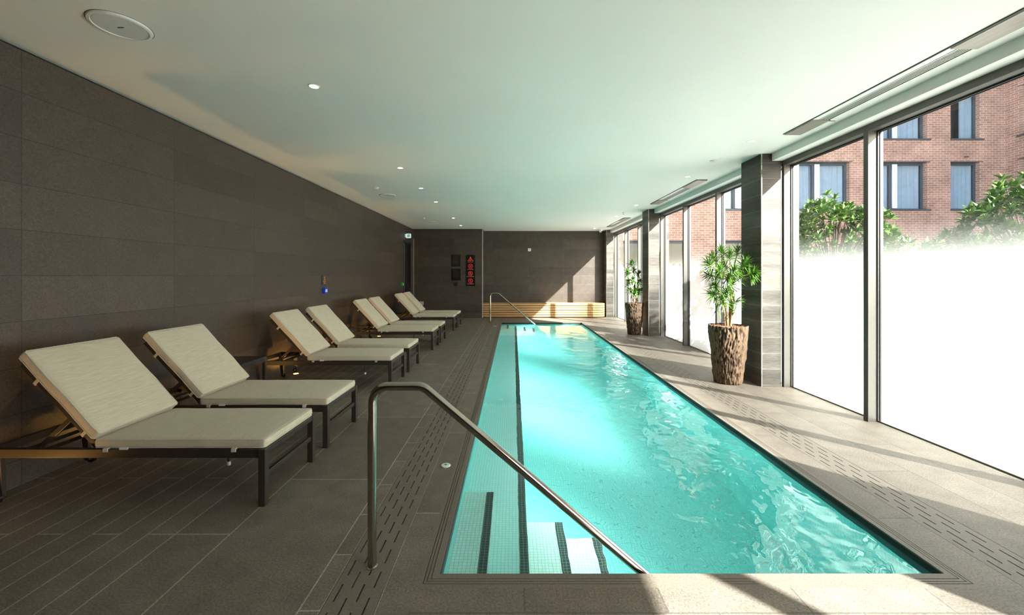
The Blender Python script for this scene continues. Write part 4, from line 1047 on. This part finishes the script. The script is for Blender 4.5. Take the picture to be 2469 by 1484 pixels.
def house_window(a, b, c, d_, kind, place):
    """place(u, dep, z) gives local point; frame, pane, curtain, sill"""
    f = MB(); t_ = 0.055
    def bx_(mb, u0, u1, d0, d1, z0, z1, mi=0):
        p, q = place(u0, d0, z0), place(u1, d1, z1); mb.box(p[0], q[0], p[1], q[1], p[2], q[2], mi)
    d0, d1 = 0.16, 0.23
    bx_(f, a, a + t_, d0, d1, c, d_); bx_(f, b - t_ * 1.4, b, d0, d1, c, d_); bx_(f, a + t_, b - t_ * 1.4, d0, d1, c, c + t_); bx_(f, a + t_, b - t_ * 1.4, d0, d1, d_ - t_ * 1.6, d_)
    if kind == 'dbl':
        um = a + (b - a) * 0.33; bx_(f, um, um + 0.07, d0 - 0.005, d1 - 0.005, c + t_, d_ - t_)
    fr = f.build('window', M_winframe, bd)
    if kind == 'dbl':
        g = MB(); bx_(g, um + 0.075, um + 0.27, 0.10, 0.13, c + 0.06, d_ - 0.06); q = g.build('side_panel', M_winwhite, fr); q['label'] = 'white ventilation panel'
    g = MB(); bx_(g, a + t_, b - t_ * 1.4, 0.20, 0.206, c + t_, d_ - t_ * 1.6); g.build('pane', M_winglass, fr)
    g = MB(); bx_(g, a - 0.01, b + 0.30 * (0 if kind == 'gnd' else 1) * 0.35 + 0.02, -0.05, 0.15, c - 0.05, c + 0.001); g.build('sill', M_winframe, fr)
    g = MB(); bx_(g, a - 0.01, b + 0.12, -0.01, 0.15, d_ - 0.001, d_ + 0.025); g.build('lintel_strip', M_winframe, fr)
    if kind == 'gnd':
        g = MB(); bx_(g, a + t_, b - t_, 0.27, 0.29, c + t_, c + (d_ - c) * 0.62); g.build('lower_panel', M_garage, fr)
        return
    spans = [(a + 0.04, b - 0.05)] if not (kind == 'sgl' and 6 < c < 8) else [(a + (b - a) * 0.5, b - 0.05)]
    for u0, u1 in spans:
        g = MB(); n_ = int((u1 - u0) / 0.016); ph = rw.uniform(0, 6); vs_ = []
        for i in range(n_ + 1):
            u = u0 + (u1 - u0) * i / n_; dd = 0.27 + 0.03 * math.sin(u * 34 + ph + 1.3 * math.sin(u * 7 + ph)) 
            vs_ += [place(u, dd, c + 0.05), place(u, dd, d_ - 0.05)]
        g.add(vs_, [(2 * i, 2 * i + 2, 2 * i + 3, 2 * i + 1) for i in range(n_)]); g.build('curtain', M_curtain, fr, smooth='all', fixn=False)
for w_ in wins: house_window(*w_, lambda u, dd, z: (u - WX, dd, z))
for w_ in wwins: house_window(*w_, lambda u, dd, z: (dd, u, z))
for px, py in ((2330, 380),):
    g = MB(); x_, z_ = fpx(px - 6) - WX, fpz(py); g.box(x_, x_ + 0.19, -0.004, 0.001, z_, z_ + 0.05); q = g.build('red_brick_mark', simple('deep_red_brick', (0.20, 0.03, 0.03), 0.8), bd)

# laurel bushes in the courtyard
def bush(x, y, z0, z1, rx, ry, label, seed, n=260, L=0.12):
    t = thing('laurel_bush', label, 'bush', (x, y, -0.02))
    rnd = random.Random(seed); m = MB(); b = MB(); zc_, rz_ = (z0 + z1) / 2, (z1 - z0) / 2
    stem_tube(b, (0, 0, 0), (0, 0, zc_), 0.045, 0.03, (0.03, 0, 0))
    for k in range(n):
        u = rnd.uniform(-0.75, 1); a = rnd.uniform(0, 6.283); q = math.sqrt(max(0, 1 - u * u))
        lump = 1 + 0.22 * noise.noise(Vector((math.cos(a) * q * 2 + seed, math.sin(a) * q * 2, u * 2)))
        s = lump * rnd.uniform(0.72, 1.0); nrm = Vector((q * math.cos(a), q * math.sin(a), u))
        c = Vector((nrm.x * rx * s, nrm.y * ry * s, zc_ + nrm.z * rz_ * s))
        ax = (nrm + Vector((0, 0, 0.9)) + Vector((rnd.uniform(-.3, .3), rnd.uniform(-.3, .3), 0))).normalized()
        if k % 5 == 0: stem_tube(b, (c.x * 0.1, c.y * 0.1, zc_ * 0.8), c, 0.012, 0.004)
        o1 = ax.orthogonal().normalized(); o2 = ax.cross(o1)
        for j in range(9):
            f = j / 9; aa = j * 2.4 + rnd.uniform(-.2, .2); tl = 1.25 - 0.9 * f
            d_ = ax * math.cos(tl) + (o1 * math.cos(aa) + o2 * math.sin(aa)) * math.sin(tl)
            leaf(m, c + ax * 0.03 * f, d_, L * rnd.uniform(0.75, 1.1), L * 0.36, 0.35, rnd, 4)
    b.build('branches', M_twig, t, smooth=True)
    m.build('foliage', M_leaf_c, t, smooth='all', fixn=False)
bush(5.05, 6.45, 0.7, 2.62, 0.85, 0.75, 'leafy green laurel bush seen through the clear pane beside the nearest column', 1, 560)
bush(6.75, 7.0, 0.5, 2.05, 0.65, 0.6, 'low laurel bush just right of the near window mullion, fading behind frosted film', 2, 260)
bush(6.55, 5.0, 0.5, 2.66, 1.05, 0.75, 'large laurel bush reaching highest behind the nearest frosted pane', 3, 620)
bush(6.3, 10.4, 0.3, 2.0, 0.7, 0.7, 'far laurel bush in the courtyard behind the distant frosted panes', 4, 150)
bush(8.3, 11.6, 0.3, 1.9, 0.8, 0.7, 'laurel bush farther out in the courtyard near the brick building', 5, 150)
